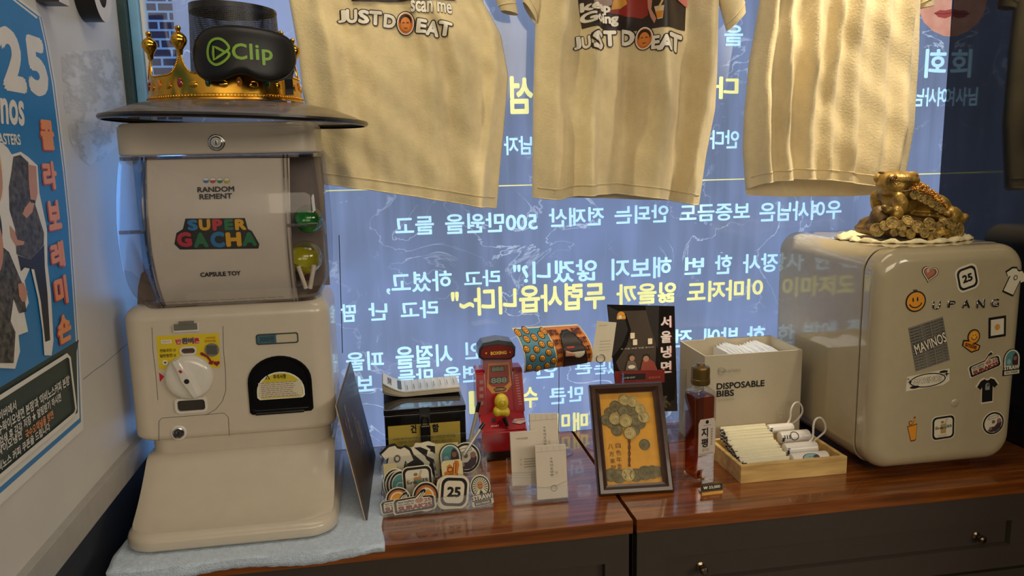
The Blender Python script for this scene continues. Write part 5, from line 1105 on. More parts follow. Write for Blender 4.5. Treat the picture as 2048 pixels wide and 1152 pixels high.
WPn = Plane((0, tyF+.034, zc+.086), (1, 0, 0), (0, .018, .082)); a = Art()
for k, y in enumerate((764, 778, 792, 806)): a.rect(*WPn.px(957.5, y+5), *WPn.px(967.5, y-5), ink(120, 60, 60)); a.text('88', *WPn.px(959.5, y+3.5), *WPn.px(966, y-3.5), ink(190, 130, 120))
a.build('wing_print', toy, WPn.fn, lift=.0006); a = Art()
for k in range(12): a.rect(*WPn.px(1029+k*.7, 752+k*5.2), *WPn.px(1036+k*.7, 749+k*5.2), ink(170, 110, 110))
a.build('wing_print', toy, WPn.fn, lift=.0006)
CPn = Plane((0, tyF, zc+.062), (1, 0, 0), (0, .038, .028)); a = Art()
a.disc(*CPn.px(987, 841), .0048, Bk, thick=.003); a.text('START', *CPn.px(982, 855), *CPn.px(998, 850.5), ink(230, 200, 190), bold=.02); a.poly([CPn.px(*p) for p in ((1024, 846), (1028, 839), (1048, 837), (1052, 844), (1040, 849))], ink(190, 150, 150)); a.stroke([CPn.px(*p) for p in ((1026, 845), (1036, 841), (1048, 840))], .001, Bk); a.build('console_print', toy, CPn.fn, lift=.0012)
gl = at_y(1003, 812, 1.462); YG = M('yellow_glove', (206, 182, 40), .35, coat=.2, var=.03)
bm = nb(); ball(bm, gl+Vector((0, 0, .008)), 1, .0142, .014, .018, 20); ball(bm, gl+Vector((-.009, -.002, -.010)), 1, .009, .010, .011, 14); ball(bm, gl+Vector((.009, 0, -.013)), 1, .008, .010, .010, 14); ball(bm, gl+Vector((0, 0, -.010)), 1, .0125, .012, .010, 16)
o = link('glove', bm, YG, toy, sharp=3); r = o.modifiers.new('skin', 'REMESH'); r.mode = 'VOXEL'; r.voxel_size = .0014; r.use_smooth_shade = True; s = o.modifiers.new('smooth', 'SMOOTH'); s.iterations = 5
a = Art(); gf = lambda u, v, h: gl+Vector((u, -.0142*math.sqrt(max(.05, 1-(u/.0142)**2-((v-.008)/.018)**2))-.0008-h, v))
a.stroke([(-.005, .005), (-.006, .010), (-.002, .016), (.001, .014), (.004, .015), (.006, .011), (.005, .006), (.0, .004)], .0007, ink(90, 70, 20), True); a.stroke([(-.004, .008), (.0, .010), (.001, .006)], .0006, ink(90, 70, 20)); a.build('fist_print', toy, gf)
link('glove_lever', tube(nb(), [at_y(1008, 836, 1.458), at_y(1015, 852, 1.456)], [.0042, .0036], 10), BLK, toy)
# ------------------------------------------------------------------ sticker rack
RX0, RX1 = at_z(766, 1036, CT).x, at_z(986, 1014, CT).x
rk = thing('sticker_rack', 'clear three step acrylic rack full of die cut stickers beside the towel', 'display rack', ((RX0+RX1)/2, 1.30, CT))
RY = (1.250, 1.286, 1.322)
bm = nb(); box(bm, RX0, RX1, 1.246, 1.362, CT, CT+.003, .0008)
for y, z in zip(RY, (.030, .052, .080)): box(bm, RX0, RX1, y-.003, y-.0005, CT+.003, CT+z, .0006)
box(bm, RX0, RX1, 1.358, 1.361, CT+.003, CT+.10, .0006)
for x in (RX0, (RX0+RX1)/2-.001, RX1-.0025):
    for y, z in zip(RY, (.027, .050, .078)): box(bm, x, x+.0025, y, y+.0325, CT+.003, CT+z)
link('rack_body', bm, CLEAR2, rk)
RP = [leanp(y+.004, .10) for y in RY]
def rstick(S, tier, px, py, w, h, rot, lab, lift=0.0, cat='sticker', group='stickers in the clear rack', T=.0007):
    P = RP[tier]; u, v = P.px(px, py); u1, _ = P.px(px+w/2, py); _, v1 = P.px(px, py-h/2); a = Art(.00008); a.set(u, v, u1-u, rot, v1-v); S(a)
    a.it = [(q[0], q[1], q[2], q[3], T if q[4] else 0) for q in a.it]; lo = min(p[1] for q in a.it for p in q[0])
    if lo < .0036: a.it = [([(x, y+.0036-lo) for x, y in q[0]],)+q[1:] for q in a.it]
    o = a.build('sticker', None, P.fn, lift=lift, loc=tuple(P.fn(u, max(.0036, lo), lift))); tag(o, lab, cat, group)
def S_rainbow(a, T=.04):
    a.disc(0, 0, 1, CRM, thick=T)
    for r, m in ((.92, Bk), (.78, ink(190, 110, 50)), (.62, CRM), (.5, OR)): a.disc(0, 0, r, m)
def S_backtab(a, T=.04): a.rect(-1, -1, 1, 1, ink(206, 192, 140), T)
def S_orangecard(a, T=.04):
    a.rrect(-1, -1, 1, 1, .3, ink(224, 208, 160), T); a.poly([(-.7, -1), (-.78, .2), (-.5, .3), (-.5, .6), (-.2, .74), (.1, .5), (.3, .96), (.66, .9), (.7, .6), (.5, .1), (.6, -1)], ink(206, 116, 36)); S_ = [(-.44, .02), (.04, .04), (.2, .78), (.4, .74), (.26, .06), (.44, .04), (.38, -1), (-.4, -1)]; a.poly(S_, OR); a.stroke(S_, .07, MAR, True); a.disc(-.2, .36, .22, OR, ry=.16); a.ring(-.2, .36, .22, .06, MAR, ry=.16)
def S_stripe(a, T=.04): a.poly(tee(1.1), CRM, T); a.poly([(-.9, .7), (-.2, .8), (.4, .1), (-.1, -.9), (-.6, -.9)], Bk); a.poly([(.1, .8), (.5, .7), (.9, .4), (.6, .1)], Bk); a.poly([(-.3, .8), (-.1, .8), (.7, -.2), (.5, -.4)], CRM)
def S_teal(a, T=.04): a.disc(0, 0, 1, CRM, thick=T); a.disc(0, 0, .93, Bk); a.disc(0, 0, .78, CRM); a.disc(0, 0, .72, TEAL); a.poly([(.1, -.6), (.1, .3), (.4, .4), (.5, -.5)], ink(150, 110, 60)); a.ring(-.1, -.1, .3, .05, CRM)
R3, R2, R1 = 2, 1, 0
rstick(S_stripe, R3, 858, 921, 62, 76, .55, 'black and white shirt shaped sticker at the left back, behind the white shirt one', .0)
rstick(S_stripe, R3, 838, 925, 58, 80, .35, 'second striped shirt sticker at the left back of the rack', .0012)
rstick(S_tee, R3, 792, 927, 72, 84, -.25, 'white shirt shaped sticker in the back left of the rack', .0024)
rstick(S_backtab, R3, 894, 916, 46, 60, 0, 'plain cream sticker card behind the teal dome one', .0004)
rstick(S_photo, R3, 932, 915, 58, 62, .1, 'round sticker with dark figures at the back right of the rack', .0012)
rstick(S_straw, R3, 901, 918, 54, 62, .06, 'teal dome sticker with a dark figure in the back row', .003)
rstick(S_backtab, R2, 781, 960, 26, 66, .0, 'plain cream card at the far left of the middle row', .0)
rstick(S_teal, R2, 792, 968, 52, 64, .1, 'round teal sticker partly hidden at the middle left, rearmost of three', .001)
rstick(S_teal, R2, 797, 970, 52, 62, .1, 'round teal sticker second of the three overlapping ones at middle left', .0022)
rstick(S_teal, R2, 803, 969, 50, 60, .1, 'round teal sticker with a cup, foremost of three at middle left', .0034)
rstick(S_cup25, R2, 835, 962, 60, 64, .03, 'square cream sticker with a cup and straw in the middle row', .005)
rstick(S_orangecard, R2, 905, 948, 42, 58, .04, 'orange cup sticker with a straw in the middle row', .003)
rstick(S_rainbow, R1, 852, 1000, 54, 60, 0, 'orange arched sticker peeking out above the wide brown lettered one', .0)
rstick(S_rainbow, R1, 796, 998, 50, 48, .2, 'dark arched sticker at the front left behind the wide one', .0004)
rstick(S_surak, R1, 796, 1005, 66, 62, .1, 'rear wide straw sticker showing at the left edge of the front row', .0018)
rstick(S_surak, R1, 828, 1003, 80, 72, .07, 'wide sticker with brown capital lettering in the front left of the rack', .0032)
rstick(S_25, R1, 903, 990, 58, 66, -.02, 'rear 25 sticker mostly covered by the front 25 one', .0)
rstick(S_25, R1, 908, 992, 60, 66, -.12, 'rounded square sticker reading 25 at the front of the rack', .0014)
rstick(S_siren, R1, 962, 991, 48, 62, .12, 'round headed sticker reading STRAW at the front right of the rack', .001)
# pens
def pen(x0, y0, x1, y1, Y0, Y1, lab):
    A, B = at_y(x0, y0, Y0), at_y(x1, y1, Y1); A = A+(A-B).normalized()*.03; t = thing('pen', lab, 'pen', tuple(A), group='pens in the sticker rack'); d = B-A
    link('pen_barrel', tube(nb(), [A, A+d*.8], .0036, 14), M('silver_pen', (176, 172, 164), .3, metal=.4), t); link('pen_tip', tube(nb(), [A+d*.8, A+d*.84, A+d*.985, B], [.0034, .0036, .0034, .002], 14), BLK, t)
pen(941, 880, 959, 802, 1.342, 1.352, 'longer silver pen leaning out of the sticker rack towards the red toy'); pen(945, 882, 968, 846, 1.338, 1.35, 'shorter silver pen leaning right beside the longer one')
# ------------------------------------------------------------------ suggestion box and slips
SX0, SX1, SY0, SY1, SZ = -.0155, .137, 1.42, 1.575, .934
sb = thing('suggestion_box', 'black gloss box with a yellow Korean label standing behind the sticker rack', 'box', ((SX0+SX1)/2, 1.50, CT))
link('box_body', box(nb(), SX0, SX1, SY0, SY1, CT, SZ-.012, .0015), BLK, sb); link('box_lid', box(nb(), SX0-.001, SX1+.001, SY0-.001, SY1, SZ-.0115, SZ, .0015), BLK, sb)
PSB = front(SY0); a = Art(); sp_ = PSB.px
a.rect(sp_(778, 900)[0], CT+.02, sp_(920, 850)[0], sp_(850, 847)[1], ink(178, 156, 64)); tx(a, '건', 821, 849, 833, 866, Bk, P=sp_, bold=.05); tx(a, '함', 864, 847, 878, 864, Bk, P=sp_, bold=.05)
tx(a, '저희 매장을 이용해 주셔서 감사합니다 불편', 786, 874, 836, 879, ink(60, 50, 20), P=sp_); tx(a, '점이나 칭찬할 점은 적어 주세요', 862, 869, 911, 876, ink(60, 50, 20), P=sp_); tx(a, '다양한 의견을', 796, 881, 834, 886, ink(60, 50, 20), P=sp_); tx(a, '부탁드립니다', 862, 878, 904, 884, ink(60, 50, 20), P=sp_); tx(a, '성함 연락처', 842, 890, 880, 897, ink(60, 50, 20), P=sp_)
a.build('yellow_label', sb, PSB.fn, lift=.0006)
hx = sp_(850, 850)[0]; bm = nb(); box(bm, hx-.010, hx+.010, SY0-.004, SY0+.01, SZ-.001, SZ+.0015, .0005); box(bm, hx-.010, hx+.010, SY0-.004, SY0-.001, SZ-.03, SZ, .0005); link('hasp', bm, M('clear_dark_plastic', (46, 46, 48), .15, coat=.6), sb)
bm = nb(); box(bm, hx-.0095, hx+.0095, SY0-.012, SY0-.004, SZ-.066, SZ-.032, .003, 3); tube(bm, [(hx-.006, SY0-.008, SZ-.034), (hx-.006, SY0-.008, SZ-.022), (hx-.003, SY0-.008, SZ-.017), (hx+.003, SY0-.008, SZ-.017), (hx+.006, SY0-.008, SZ-.022), (hx+.006, SY0-.008, SZ-.034)], .0017, 8); link('padlock', bm, BLK, sb)
sl0, sl1 = at_y(763, 790, 1.50).x, at_y(921, 782, 1.50).x
def slips():
    bm = nb(); L_ = lambda u, k: 0.0008*k+.026*max(0, .30-u)**1.6*(3+.25*k)+.004*u
    for k in range(12):
        jx, jy = rnd.uniform(-.002, .002), rnd.uniform(-.0015, .0015); A, B = [], []
        for i in range(25):
            u = i/24; x = sl0+.004+(sl1-sl0-.006)*u+jx; z = SZ+.0006+L_(u, k)
            A.append([(x, 1.488+jy, z), (x, 1.572+jy, z)]); 
        loft(bm, [[a0, a1, (a1[0], a1[1], a1[2]+.0006), (a0[0], a0[1], a0[2]+.0006)] for a0, a1 in A])
    t = thing('slip_pad', 'curled pile of printed white slips lying on the black box', 'paper slips', ((sl0+sl1)/2, 1.53, SZ)); link('slips', bm, M('slip_paper', (196, 186, 164), .7), t, sharp=.4)
    zt2 = lambda u: SZ+.0006+L_(u, 11)+.0007
    fn = lambda u, v, h: Vector((sl0+.004+(sl1-sl0-.006)*u, 1.488+.084*v, zt2(u)+h))
    a = Art(.0003); a.rect(0, .03, 1, .97, ink(214, 208, 198)); a.text('건의사항', .06, .2, .11, .8, Bk, bold=.03); a.rect(.19, .15, .24, .85, ink(40, 40, 44))
    for k in range(8):
        x = .29+k*.088; a.rect(x, .06, x+.004, .94, GRY); a.rect(x+.022, .15, x+.030, .5+.04*(k % 3), ink(96, 92, 88))
    a.build('slip_print', t, fn, maxlen=.05)
slips()
# ------------------------------------------------------------------ hanging shirts
SHY = 1.545
COT = M('cream_cotton', (224, 206, 162), .9, var=.05, scale=60, bump=.35, bscale=240, stretch=(1, 1, 1), sheen=.2)
_b = COT.node_tree; _p = _b.nodes['Principled BSDF']; _t = _b.nodes.new('ShaderNodeBsdfTranslucent'); _t.inputs[0].default_value = lin((224, 206, 162))+(1,); _m = _b.nodes.new('ShaderNodeMixShader'); _m.inputs[0].default_value = .12
_b.links.new(_p.outputs[0], _m.inputs[1]); _b.links.new(_t.outputs[0], _m.inputs[2]); _b.links.new(_m.outputs[0], _b.nodes['Material Output'].inputs[0])
def interp(tab, z):
    tab = sorted(tab); 
    if z <= tab[0][0]: return tab[0][1]
    for (a_, b_), (c_, d_) in zip(tab, tab[1:]):
        if z <= c_: q = (z-a_)/(c_-a_); return b_+(d_-b_)*q
    return tab[-1][1]
class Shirt:
    def __init__(s, label, Lp, Rp, hemF, hemB, folds, sleeves, half=.026):
        s.half = half; s.L = [(p.z, p.x) for p in [at_y(x, y, SHY) for x, y in Lp]]; s.R = [(p.z, p.x) for p in [at_y(x, y, SHY) for x, y in Rp]]; s.folds = folds
        zT = 2.02; cxm = (interp(s.L, 9)+interp(s.R, 9))/2
        for T_, sg in ((s.L, -1), (s.R, 1)): x9 = interp(T_, 9); T_ += [(1.92, x9+sg*.01), (1.97, cxm+sg*.13), (2.02, cxm+sg*.085)]
        hF = [(p.x, p.z) for p in [at_y(x, y, SHY-half) for x, y in hemF]]; hB = [(p.x, p.z) for p in [at_y(x, y, SHY+half) for x, y in hemB]]
        s.hF = hF
        t = s.t = thing('hanging_shirt', label, 'shirt', (cxm, SHY, min(q[1] for q in hB)), group='cream shirts hanging before the screen')
        nf, nbk, nz = 90, 40, 70; rings = []
        for j in range(nz+1):
            q = j/nz; ring = []
            for i in range(nf+1):
                u = i/nf; z0 = interp(hF, interp(s.L, 1.33)+(interp(s.R, 1.33)-interp(s.L, 1.33))*u); z = z0+(zT-z0)*q; xl, xr = interp(s.L, z), interp(s.R, z); x = xl+(xr-xl)*u; ring.append((x, s.yf(x, z, xl, xr), z))
            for i in range(1, nbk):
                u = 1-i/nbk; z0 = interp(hB, interp(s.L, 1.33)+(interp(s.R, 1.33)-interp(s.L, 1.33))*u); z = z0+(zT-z0)*q; xl, xr = interp(s.L, z), interp(s.R, z); x = xl+(xr-xl)*u
                ring.append((x, SHY+half*math.sqrt(max(0, 1-(2*u-1)**2))*.8+.006*math.sin(u*17)*(1-q), z))
            rings.append(ring)
        link('shirt_body', loft(nb(), rings, False, False), COT, t, sharp=3)
        bm = nb()
        for dz_, r in ((.021, .0008), (.0195, .0006), (.0005, .0011)):
            pts = []
            for i in range(2, nf-1):
                u = i/nf; xx = interp(s.L, 1.33)+(interp(s.R, 1.33)-interp(s.L, 1.33))*u; z = interp(hF, xx)+dz_; xl, xr = interp(s.L, z), interp(s.R, z); x = xl+(xr-xl)*u; pts.append((x, s.yf(x, z, xl, xr)-.0003, z))
            tube(bm, pts, r, 6)
        link('hem', bm, COT, t, sharp=3)
        for (a0, a1, side) in sleeves:
            A, B = at_y(*a0, SHY), at_y(*a1, SHY); c1 = (A+B)/2; hwv = (B-A)/2; top = Vector((interp(s.R if side > 0 else s.L, 1.9)-side*.03, SHY, 1.93)); rr = []
            for k in range(9):
                q = k/8; c = top+(c1-top)*q; wv = Vector((side*.03, 0, .09))*(1-q)+(hwv if hwv.dot(Vector((side, 0, .5))) > 0 else -hwv)*q
                rr.append([c+wv*math.cos(a_)+Vector((0, (.016+.004*math.sin(q*9))*math.sin(a_), 0)) for a_ in [2*PI*m/20 for m in range(20)]])
            link('sleeve', loft(nb(), rr, False, False), COT, t, sharp=3); bm = nb(); q = rr[-2]; tube(bm, [p+(rr[-1][i]-p)*.55+Vector((0, -.0004, 0)) for i, p in enumerate(q)]+[q[0]+(rr[-1][0]-q[0])*.55], .0008, 6); link('sleeve_hem', bm, COT, t, sharp=3)
    def yf(s, x, z, xl=None, xr=None):
        if xl is None: xl, xr = interp(s.L, z), interp(s.R, z)
        u = min(1, max(0, (x-xl)/(xr-xl))); y = SHY-s.half*math.sqrt(max(0, 1-(2*u-1)**2))**.7
        f = 0; e = min(1, min(u, 1-u)*9)
        for (u0, k, wd, am) in s.folds: d = (u-u0-k*(1.5-z))/wd; f += am*2.6*math.exp(-d*d)*(1+.25*math.sin(z*21+u0*40))
        g = .0012*math.sin(z*47+u*9)+.0009*math.sin(z*83+u*31)+.0011*math.sin(u*70+z*13)
        return y-(f+g)*e
    def fn(s, u, v, h): return Vector((u, s.yf(u, v)-.0006-h, v))
    def px(s, x, y):
        p = at_y(x, y, SHY-.03)
        for _ in range(3): p = at_y(x, y, s.yf(p.x, p.z)-.0006)
        return (p.x, p.z)
    def px_rect(s, x0, y0, x1, y1): p, q = s.px(x0, y1), s.px(x1, y0); return p[0], p[1], q[0], q[1]
s1 = Shirt('cream shirt reading JUST DO EAT hanging behind the capsule toy machine', [(578, 0), (596, 100), (604, 180), (622, 262), (646, 380)], [(965, 0), (1002, 70), (1017, 153), (1008, 260), (1000, 340), (994, 415)],
    [(646, 368), (740, 380), (830, 393), (920, 407), (994, 417)], [(646, 368), (740, 378), (830, 390), (920, 402), (994, 412)], [(.16, .1, .05, .008), (.62, .05, .05, .006), (.78, .35, .06, .010), (.93, -.25, .04, .010), (.36, .1, .10, .004)], [((1002, 22), (1036, 30), 1)])
s2 = Shirt('cream shirt with a dark picture print hanging in the middle of the three', [(1072, 0), (1070, 60), (1066, 200), (1064, 396)], [(1437, 0), (1434, 146), (1430, 219), (1412, 310), (1398, 408)],
    [(1064, 396), (1120, 400), (1155, 391), (1240, 388), (1330, 398), (1398, 411)], [(1064, 392), (1398, 402)], [(.10, -.12, .06, .010), (.28, .05, .045, .016), (.50, .0, .06, -.014), (.66, .08, .06, .017), (.82, .05, .05, -.010), (.92, -.15, .04, .014)], [((1046, 4), (1073, 48), -1), ((1490, 24), (1454, 62), 1)], .030)
s3 = Shirt('plain cream shirt hanging at the right above the carton and toad', [(1519, 0), (1497, 128), (1487, 237), (1485, 300), (1491, 388)], [(1837, 0), (1834, 109), (1825, 255), (1812, 328), (1800, 390)],
    [(1491, 386), (1530, 366), (1590, 358), (1660, 360), (1759, 374), (1800, 384)], [(1491, 390), (1560, 393), (1700, 392), (1800, 386)], [(.07, .1, .03, .014), (.17, .18, .03, .013), (.31, .1, .035, .012), (.43, .02, .03, .009), (.56, .05, .04, .008), (.72, .02, .05, .007), (.86, -.05, .05, .010)], [((1836, 18), (1866, 12), 1)], .034)
PW = ink(232, 226, 212); PKB = ink(40, 26, 28)
def jde(s, parts, oval, rot):
    a = Art(.0003)
    for t, x0, y0, x1, y1, r in parts:
        a.k = 0; a.text(t, *s.px_rect(x0, y0, x1, y1), PW, bold=.05, outline=PKB, ow=.11, rot=r)
    a.k = 2; c = s.px(*oval[:2]); k = .00095; rx, ry = oval[2]*k, oval[3]*k
    a.disc(*c, rx, PKB, ry=ry); a.disc(*c, rx*.9, PW, ry=ry*.92); a.disc(*c, rx*.78, ink(206, 110, 40), ry=ry*.82); cx_, cy_ = c; a.disc(cx_, cy_+ry*.22, rx*.66, ink(44, 26, 18), ry=ry*.52); a.disc(cx_, cy_-ry*.08, rx*.54, ink(214, 128, 54), ry=ry*.58)
    for q in (-.22, .22): a.rect(cx_+rx*q-rx*.12, cy_+ry*.02, cx_+rx*q+rx*.12, cy_+ry*.09, ink(60, 30, 16)); 
    a.rect(cx_-rx*.18, cy_-ry*.42, cx_+rx*.18, cy_-ry*.35, ink(110, 50, 24))
    return a
a = jde(s1, [('J', 676, 20, 692, 46, .0), ('U', 693, 18, 714, 47, -.03), ('S', 717, 20, 738, 48, -.06), ('T', 739, 22, 763, 50, -.08), ('D', 768, 29, 791, 56, -.12), ('E', 833, 38, 853, 67, -.14), ('A', 853, 40, 879, 72, -.14), ('T', 876, 44, 903, 74, -.16)], (811, 47, 18, 23), -.1)
a.k = 0; a.text('scan me', *s1.px_rect(821, 6, 903, 26), PW, bold=.03, outline=PKB, ow=.07, rot=-.03); a.poly([s1.px(*p) for p in ((702, -40), (911, -40), (911, 1), (800, 4), (703, 3))], PKB); a.build('shirt_print', s1.t, s1.fn, maxlen=.005)
a = Art(.00022); s2p = lambda *pts: [s2.px(*p) for p in pts]
a.poly(s2p((1150, -60), (1374, -60), (1370, 62), (1164, 58)), ink(44, 34, 30)); a.poly(s2p((1185, -60), (1225, -60), (1228, 8), (1205, 16), (1188, 5)), ink(150, 130, 120)); a.poly(s2p((1222, -60), (1300, -60), (1296, 30), (1284, 38), (1262, 34), (1240, 30), (1218, 26), (1225, 5)), ink(140, 44, 34)); a.poly(s2p((1228, -5), (1250, -10), (1254, 8), (1240, 18), (1222, 20)), ink(206, 150, 60))
a.poly(s2p((1294, -10), (1306, 0), (1304, 18), (1314, 36), (1310, 46), (1302, 34), (1296, 16)), ink(196, 140, 116)); a.poly(s2p((1310, 12), (1328, 10), (1325, 36), (1316, 38)), ink(214, 190, 150)); a.poly(s2p((1312, 22), (1326, 21), (1324, 34), (1316, 36)), ink(216, 140, 40)); a.stroke(s2p((1318, 14), (1331, -14)), .003, ink(224, 190, 110)); a.poly(s2p((1344, -30), (1374, -30), (1374, 16), (1356, 2)), ink(190, 110, 100))
a.text('keep', *s2.px_rect(1159, 8, 1221, 31), PW, bold=.05, rot=.04); a.text('Going', *s2.px_rect(1159, 29, 1237, 54), PW, bold=.05, rot=.06); a.build('picture_print', s2.t, s2.fn, maxlen=.005)
a = jde(s2, [('J', 1147, 73, 1162, 100, .08), ('U', 1164, 69, 1183, 99, .06), ('S', 1186, 66, 1206, 97, .06), ('T', 1206, 62, 1233, 92, .06), ('D', 1243, 59, 1270, 90, .05), ('E', 1305, 69, 1320, 98, -.02), ('A', 1317, 70, 1343, 100, -.03), ('T', 1340, 71, 1364, 101, -.04)], (1287, 77, 14, 24), 0); a.build('shirt_print', s2.t, s2.fn, maxlen=.005)
# ------------------------------------------------------------------ poster on the left wall
PP = Plane((XL+.002, 0, 0), (0, 1, 0), (0, 0, 1)); q = PP.px
pu = lambda *pts: [q(*p) for p in pts]
PBL, PGR, PWH, PORG, PRED = ink(38, 124, 186), ink(38, 58, 54), ink(226, 222, 214), ink(232, 150, 96), ink(176, 60, 50)
CAMO = M('camo_print', (24, 21, 20), .5, var=.5, scale=130, rgb2=(84, 80, 74)); PSK = ink(196, 140, 112)
ur, ul = q(84, 34)[0], .72
zt0, zb0 = q(40, 14)[1], q(167, 858)[1]
top_v = lambda u: zt0
edge = pu((167, 858), (160, 700), (151, 560), (143, 440), (133, 340), (122, 250), (112, 170), (98, 90), (86, 36), (80, 28))
zR = edge[-1][1]
def inset(e, d): return [(u-d, v) for u, v in e]
a = Art(.00005)
def sheet(d, dz0, m, thick=0):
    E = [(u-d, v) for u, v in edge]; E[0] = (E[0][0], edge[0][1]+dz0); E[-1] = (E[-1][0], zR-d*.6); a.poly([(ul+d, edge[0][1]+dz0)]+E+[(ur-.09, zR+.012-d*.6), (ul+d, zR+.02-d*.6)], m, thick)
sheet(0, 0, PWH, .0016); sheet(.006, .013, PBL); sheet(.0095, .020, PWH); sheet(.014, .030, PBL)
E = [(u-.014, v) for u, v in edge]
v_g = q(140, 690)[1]; a.poly([(ul+.014, edge[0][1]+.030), (E[0][0], edge[0][1]+.030)]+[(u, v) for u, v in E[1:] if v < v_g]+[(E[2][0], v_g), (ul+.014, v_g)], PGR)
def pt_(t, x0, y0, x1, y1, m, **k):   # lettering between two photo columns, y range taken at the middle
    u0, u1 = q(x0, (y0+y1)/2)[0], q(x1, (y0+y1)/2)[0]; xm = (x0+x1)/2; a.text(t, u0, q(xm, y1)[1], u1, q(xm, y0)[1], m, **k)
u5, u2 = q(53, 130), q(94, 140); zA, zB = q(72, 74)[1], q(75, 192)[1]; w5 = u2[0]-u5[0]
a.text('5', u5[0], zB, u2[0], zA, PWH, bold=.06); a.text('2', u5[0]-w5*1.16, zB, u5[0]-w5*.12, zA, PWH, bold=.06); a.text('SURAK', u5[0]-w5*5.0, zB, u5[0]-w5*1.28, zA, PWH, bold=.06)
us = q(47, 215)[0]; a.text('Mavinos', us-.155, q(20, 250)[1], us, q(30, 178)[1], PWH, bold=.03, shear=.25)
ub = q(39.5, 277)[0]; a.text('COFFEE ROASTERS', ub-.15, q(30, 290)[1], ub, q(30, 268)[1], PWH, bold=.03)
for t, x0, x1, y0, y1 in (('콜', 80, 107, 240, 300), ('라', 85, 112, 322, 380), ('보', 94, 120, 400, 460), ('레', 100, 127, 482, 537), ('미', 107, 133, 551, 612), ('숀', 112, 140, 628, 686)):
    pt_(t, x0-2.5, y0+3, x1-2.5, y1+3, PRED, bold=.06); pt_(t, x0, y0, x1, y1, PORG, bold=.05)
cr = lambda *pts: [q(x/2.617, 260+y/2.617) for x, y in pts]
a.poly(cr((-160, 60), (0, 66), (32, 95), (52, 128), (100, 114), (140, 142), (188, 186), (198, 330), (238, 520), (240, 700), (258, 850), (272, 1100), (262, 1180), (224, 1180), (214, 1050), (190, 880), (152, 715), (120, 790), (142, 905), (118, 955), (138, 1055), (88, 1075), (96, 1160), (70, 1250), (-160, 1240)), PWH)
a.poly(cr((-160, 240), (0, 240), (12, 330), (0, 370), (-160, 380)), CRM)
a.poly(cr((60, 140), (98, 130), (140, 170), (146, 260), (170, 372), (222, 540), (220, 600), (150, 680), (76, 650), (70, 520), (40, 420), (36, 300), (50, 220)), CAMO); a.poly(cr((82, 655), (150, 680), (222, 600), (226, 720), (240, 860), (254, 1100), (228, 1110), (205, 900), (170, 730), (120, 720), (100, 740)), ink(30, 27, 28))
a.poly(cr((138, 180), (180, 190), (188, 330), (180, 370), (152, 372), (142, 280)), PSK); a.poly(cr((148, 372), (172, 376), (160, 430), (130, 462), (108, 440), (120, 408)), PSK); a.stroke(cr((150, 372), (176, 376)), .004, Bk)
hd = q(-12, 332); a.disc(hd[0]-.028, hd[1]+.003, .042, ink(206, 176, 120), ry=.045); a.disc(hd[0]-.024, hd[1]-.010, .036, PSK, ry=.040)
a.poly(cr((40, 500), (66, 530), (80, 575), (118, 584), (112, 602), (74, 606), (46, 560)), PSK)
a.poly(cr((-160, 620), (0, 610), (36, 640), (70, 720), (104, 800), (128, 950), (90, 960), (60, 880), (44, 1000), (70, 1060), (60, 1220), (-160, 1220)), CAMO); hd = q(-10, 462); a.disc(hd[0]-.030, hd[1]+.008, .043, Bk, ry=.046); a.disc(hd[0]-.026, hd[1]-.012, .036, PSK, ry=.042); a.disc(hd[0]-.012, hd[1]-.004, .005, MAR, ry=.003); a.stroke([(hd[0]-.026, hd[1]-.032), (hd[0]-.016, hd[1]-.036), (hd[0]-.008, hd[1]-.032)], .003, ink(150, 60, 60))
a.poly(cr((82, 806), (112, 800), (132, 850), (124, 896), (104, 900), (88, 870)), PSK)
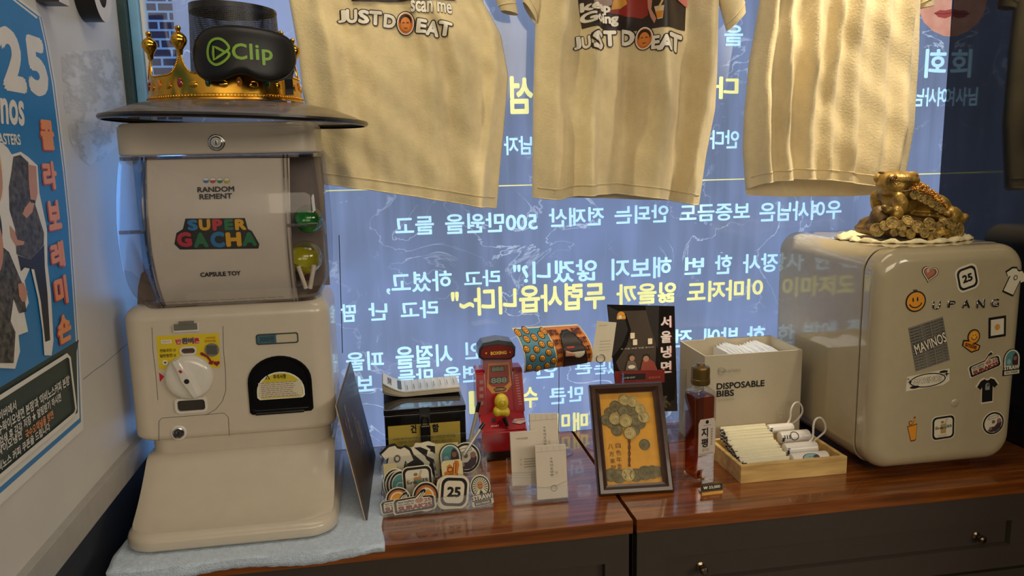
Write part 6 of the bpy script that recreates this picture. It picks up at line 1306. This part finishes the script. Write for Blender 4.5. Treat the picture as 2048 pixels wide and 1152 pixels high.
# lower notice with its rounded white outline
cb = lambda x, y: q(x/3.489, 680+y/3.489)
uo = cb(470, 95); uo2 = cb(510, 520); zt_n, zb_n = cb(470, 97)[1], cb(505, 520)[1]
a.stroke([(ul+.05, zt_n), (uo[0]-.008, zt_n), (uo[0], zt_n-.006), (uo[0], zb_n+.006), (uo[0]-.008, zb_n), (ul+.05, zb_n)], .006, PWH)
lc = cb(470, 300)[0]; cw = (cb(470, 265)[0]-cb(258, 400)[0])/9.6
for t, (x, y), n, h, m in (('네이버에서', (95, 452), 6, .0115, PWH), ("'수락이오냉면 본점'과 '마비노스커피 본점'", (470, 275), 23, .0135, PWH), ('검색 후 각각 저장 ★ 알림받기 하시면', (408, 395), 19, .012, PWH), ('국수오채널을 방면', (354, 515), 9, .0115, PORG), ('수락이오냉면', (132, 655), 8, .0115, PWH), ('마비노스 커피 쿠폰을 드립니다', (328, 600), 16.5, .0115, PWH)):
    u_, v_ = cb(x, y); a.text(t, u_-cw*n*(.9 if h < .02 else 1), v_-h/2, u_, v_+h/2, m, bold=.02)
o = a.build('wall_poster', None, PP.fn, loc=(XL, ur-.2, zb0)); tag(o, 'blue cafe poster with people and the number 25 stuck on the left wall', 'poster')
# ------------------------------------------------------------------ black raised letters on the left wall
LW, LB = M('letter_face', (206, 200, 190), .4), M('letter_black', (16, 15, 15), .4)
def wall_letter(c, ru, rv, w_, a0, a1, lab):
    t = thing('wall_letter', lab, 'sign letter', (XL, c[0], c[1]-rv)); n = 40; bm = nb(); rings = []
    th = .030
    for k in range(n+1):
        t_ = a0+(a1-a0)*k/n; cu, sv = math.cos(t_), math.sin(t_); P = lambda s, x: (XL+x, c[0]+(ru+s)*cu, c[1]+(rv+s)*sv); rings.append([P(-w_/2, .001), P(w_/2, .001), P(w_/2, th), P(-w_/2, th)])
    loft(bm, rings); bm.normal_update()
    for f in bm.faces:
        if all(abs(v.co.x-(XL+th)) < 1e-4 for v in f.verts): f.material_index = 1
    link('letter_block', bm, [LB, LW], t)
u_, v_ = at_x(206, 6, XL+.03)[1:3]
wall_letter((u_, v_+.028), .034, .046, .022, PI*.9, PI*2.1, 'black round raised letter with a pale face above the wall patch')
u_, v_ = at_x(128, 2, XL+.03)[1:3]
t = thing('wall_letter', 'black raised letter whose foot shows left of the round one', 'sign letter', (XL, u_, v_)); bm = nb(); box(bm, XL+.001, XL+.03, u_-.018, u_+.018, v_-.004, v_+.012); box(bm, XL+.001, XL+.03, u_-.004, u_+.004, v_+.012, v_+.08); bm.normal_update()
for f in bm.faces:
    if all(abs(v.co.x-(XL+.03)) < 1e-4 for v in f.verts): f.material_index = 1
link('letter_block', bm, [LB, LW], t)
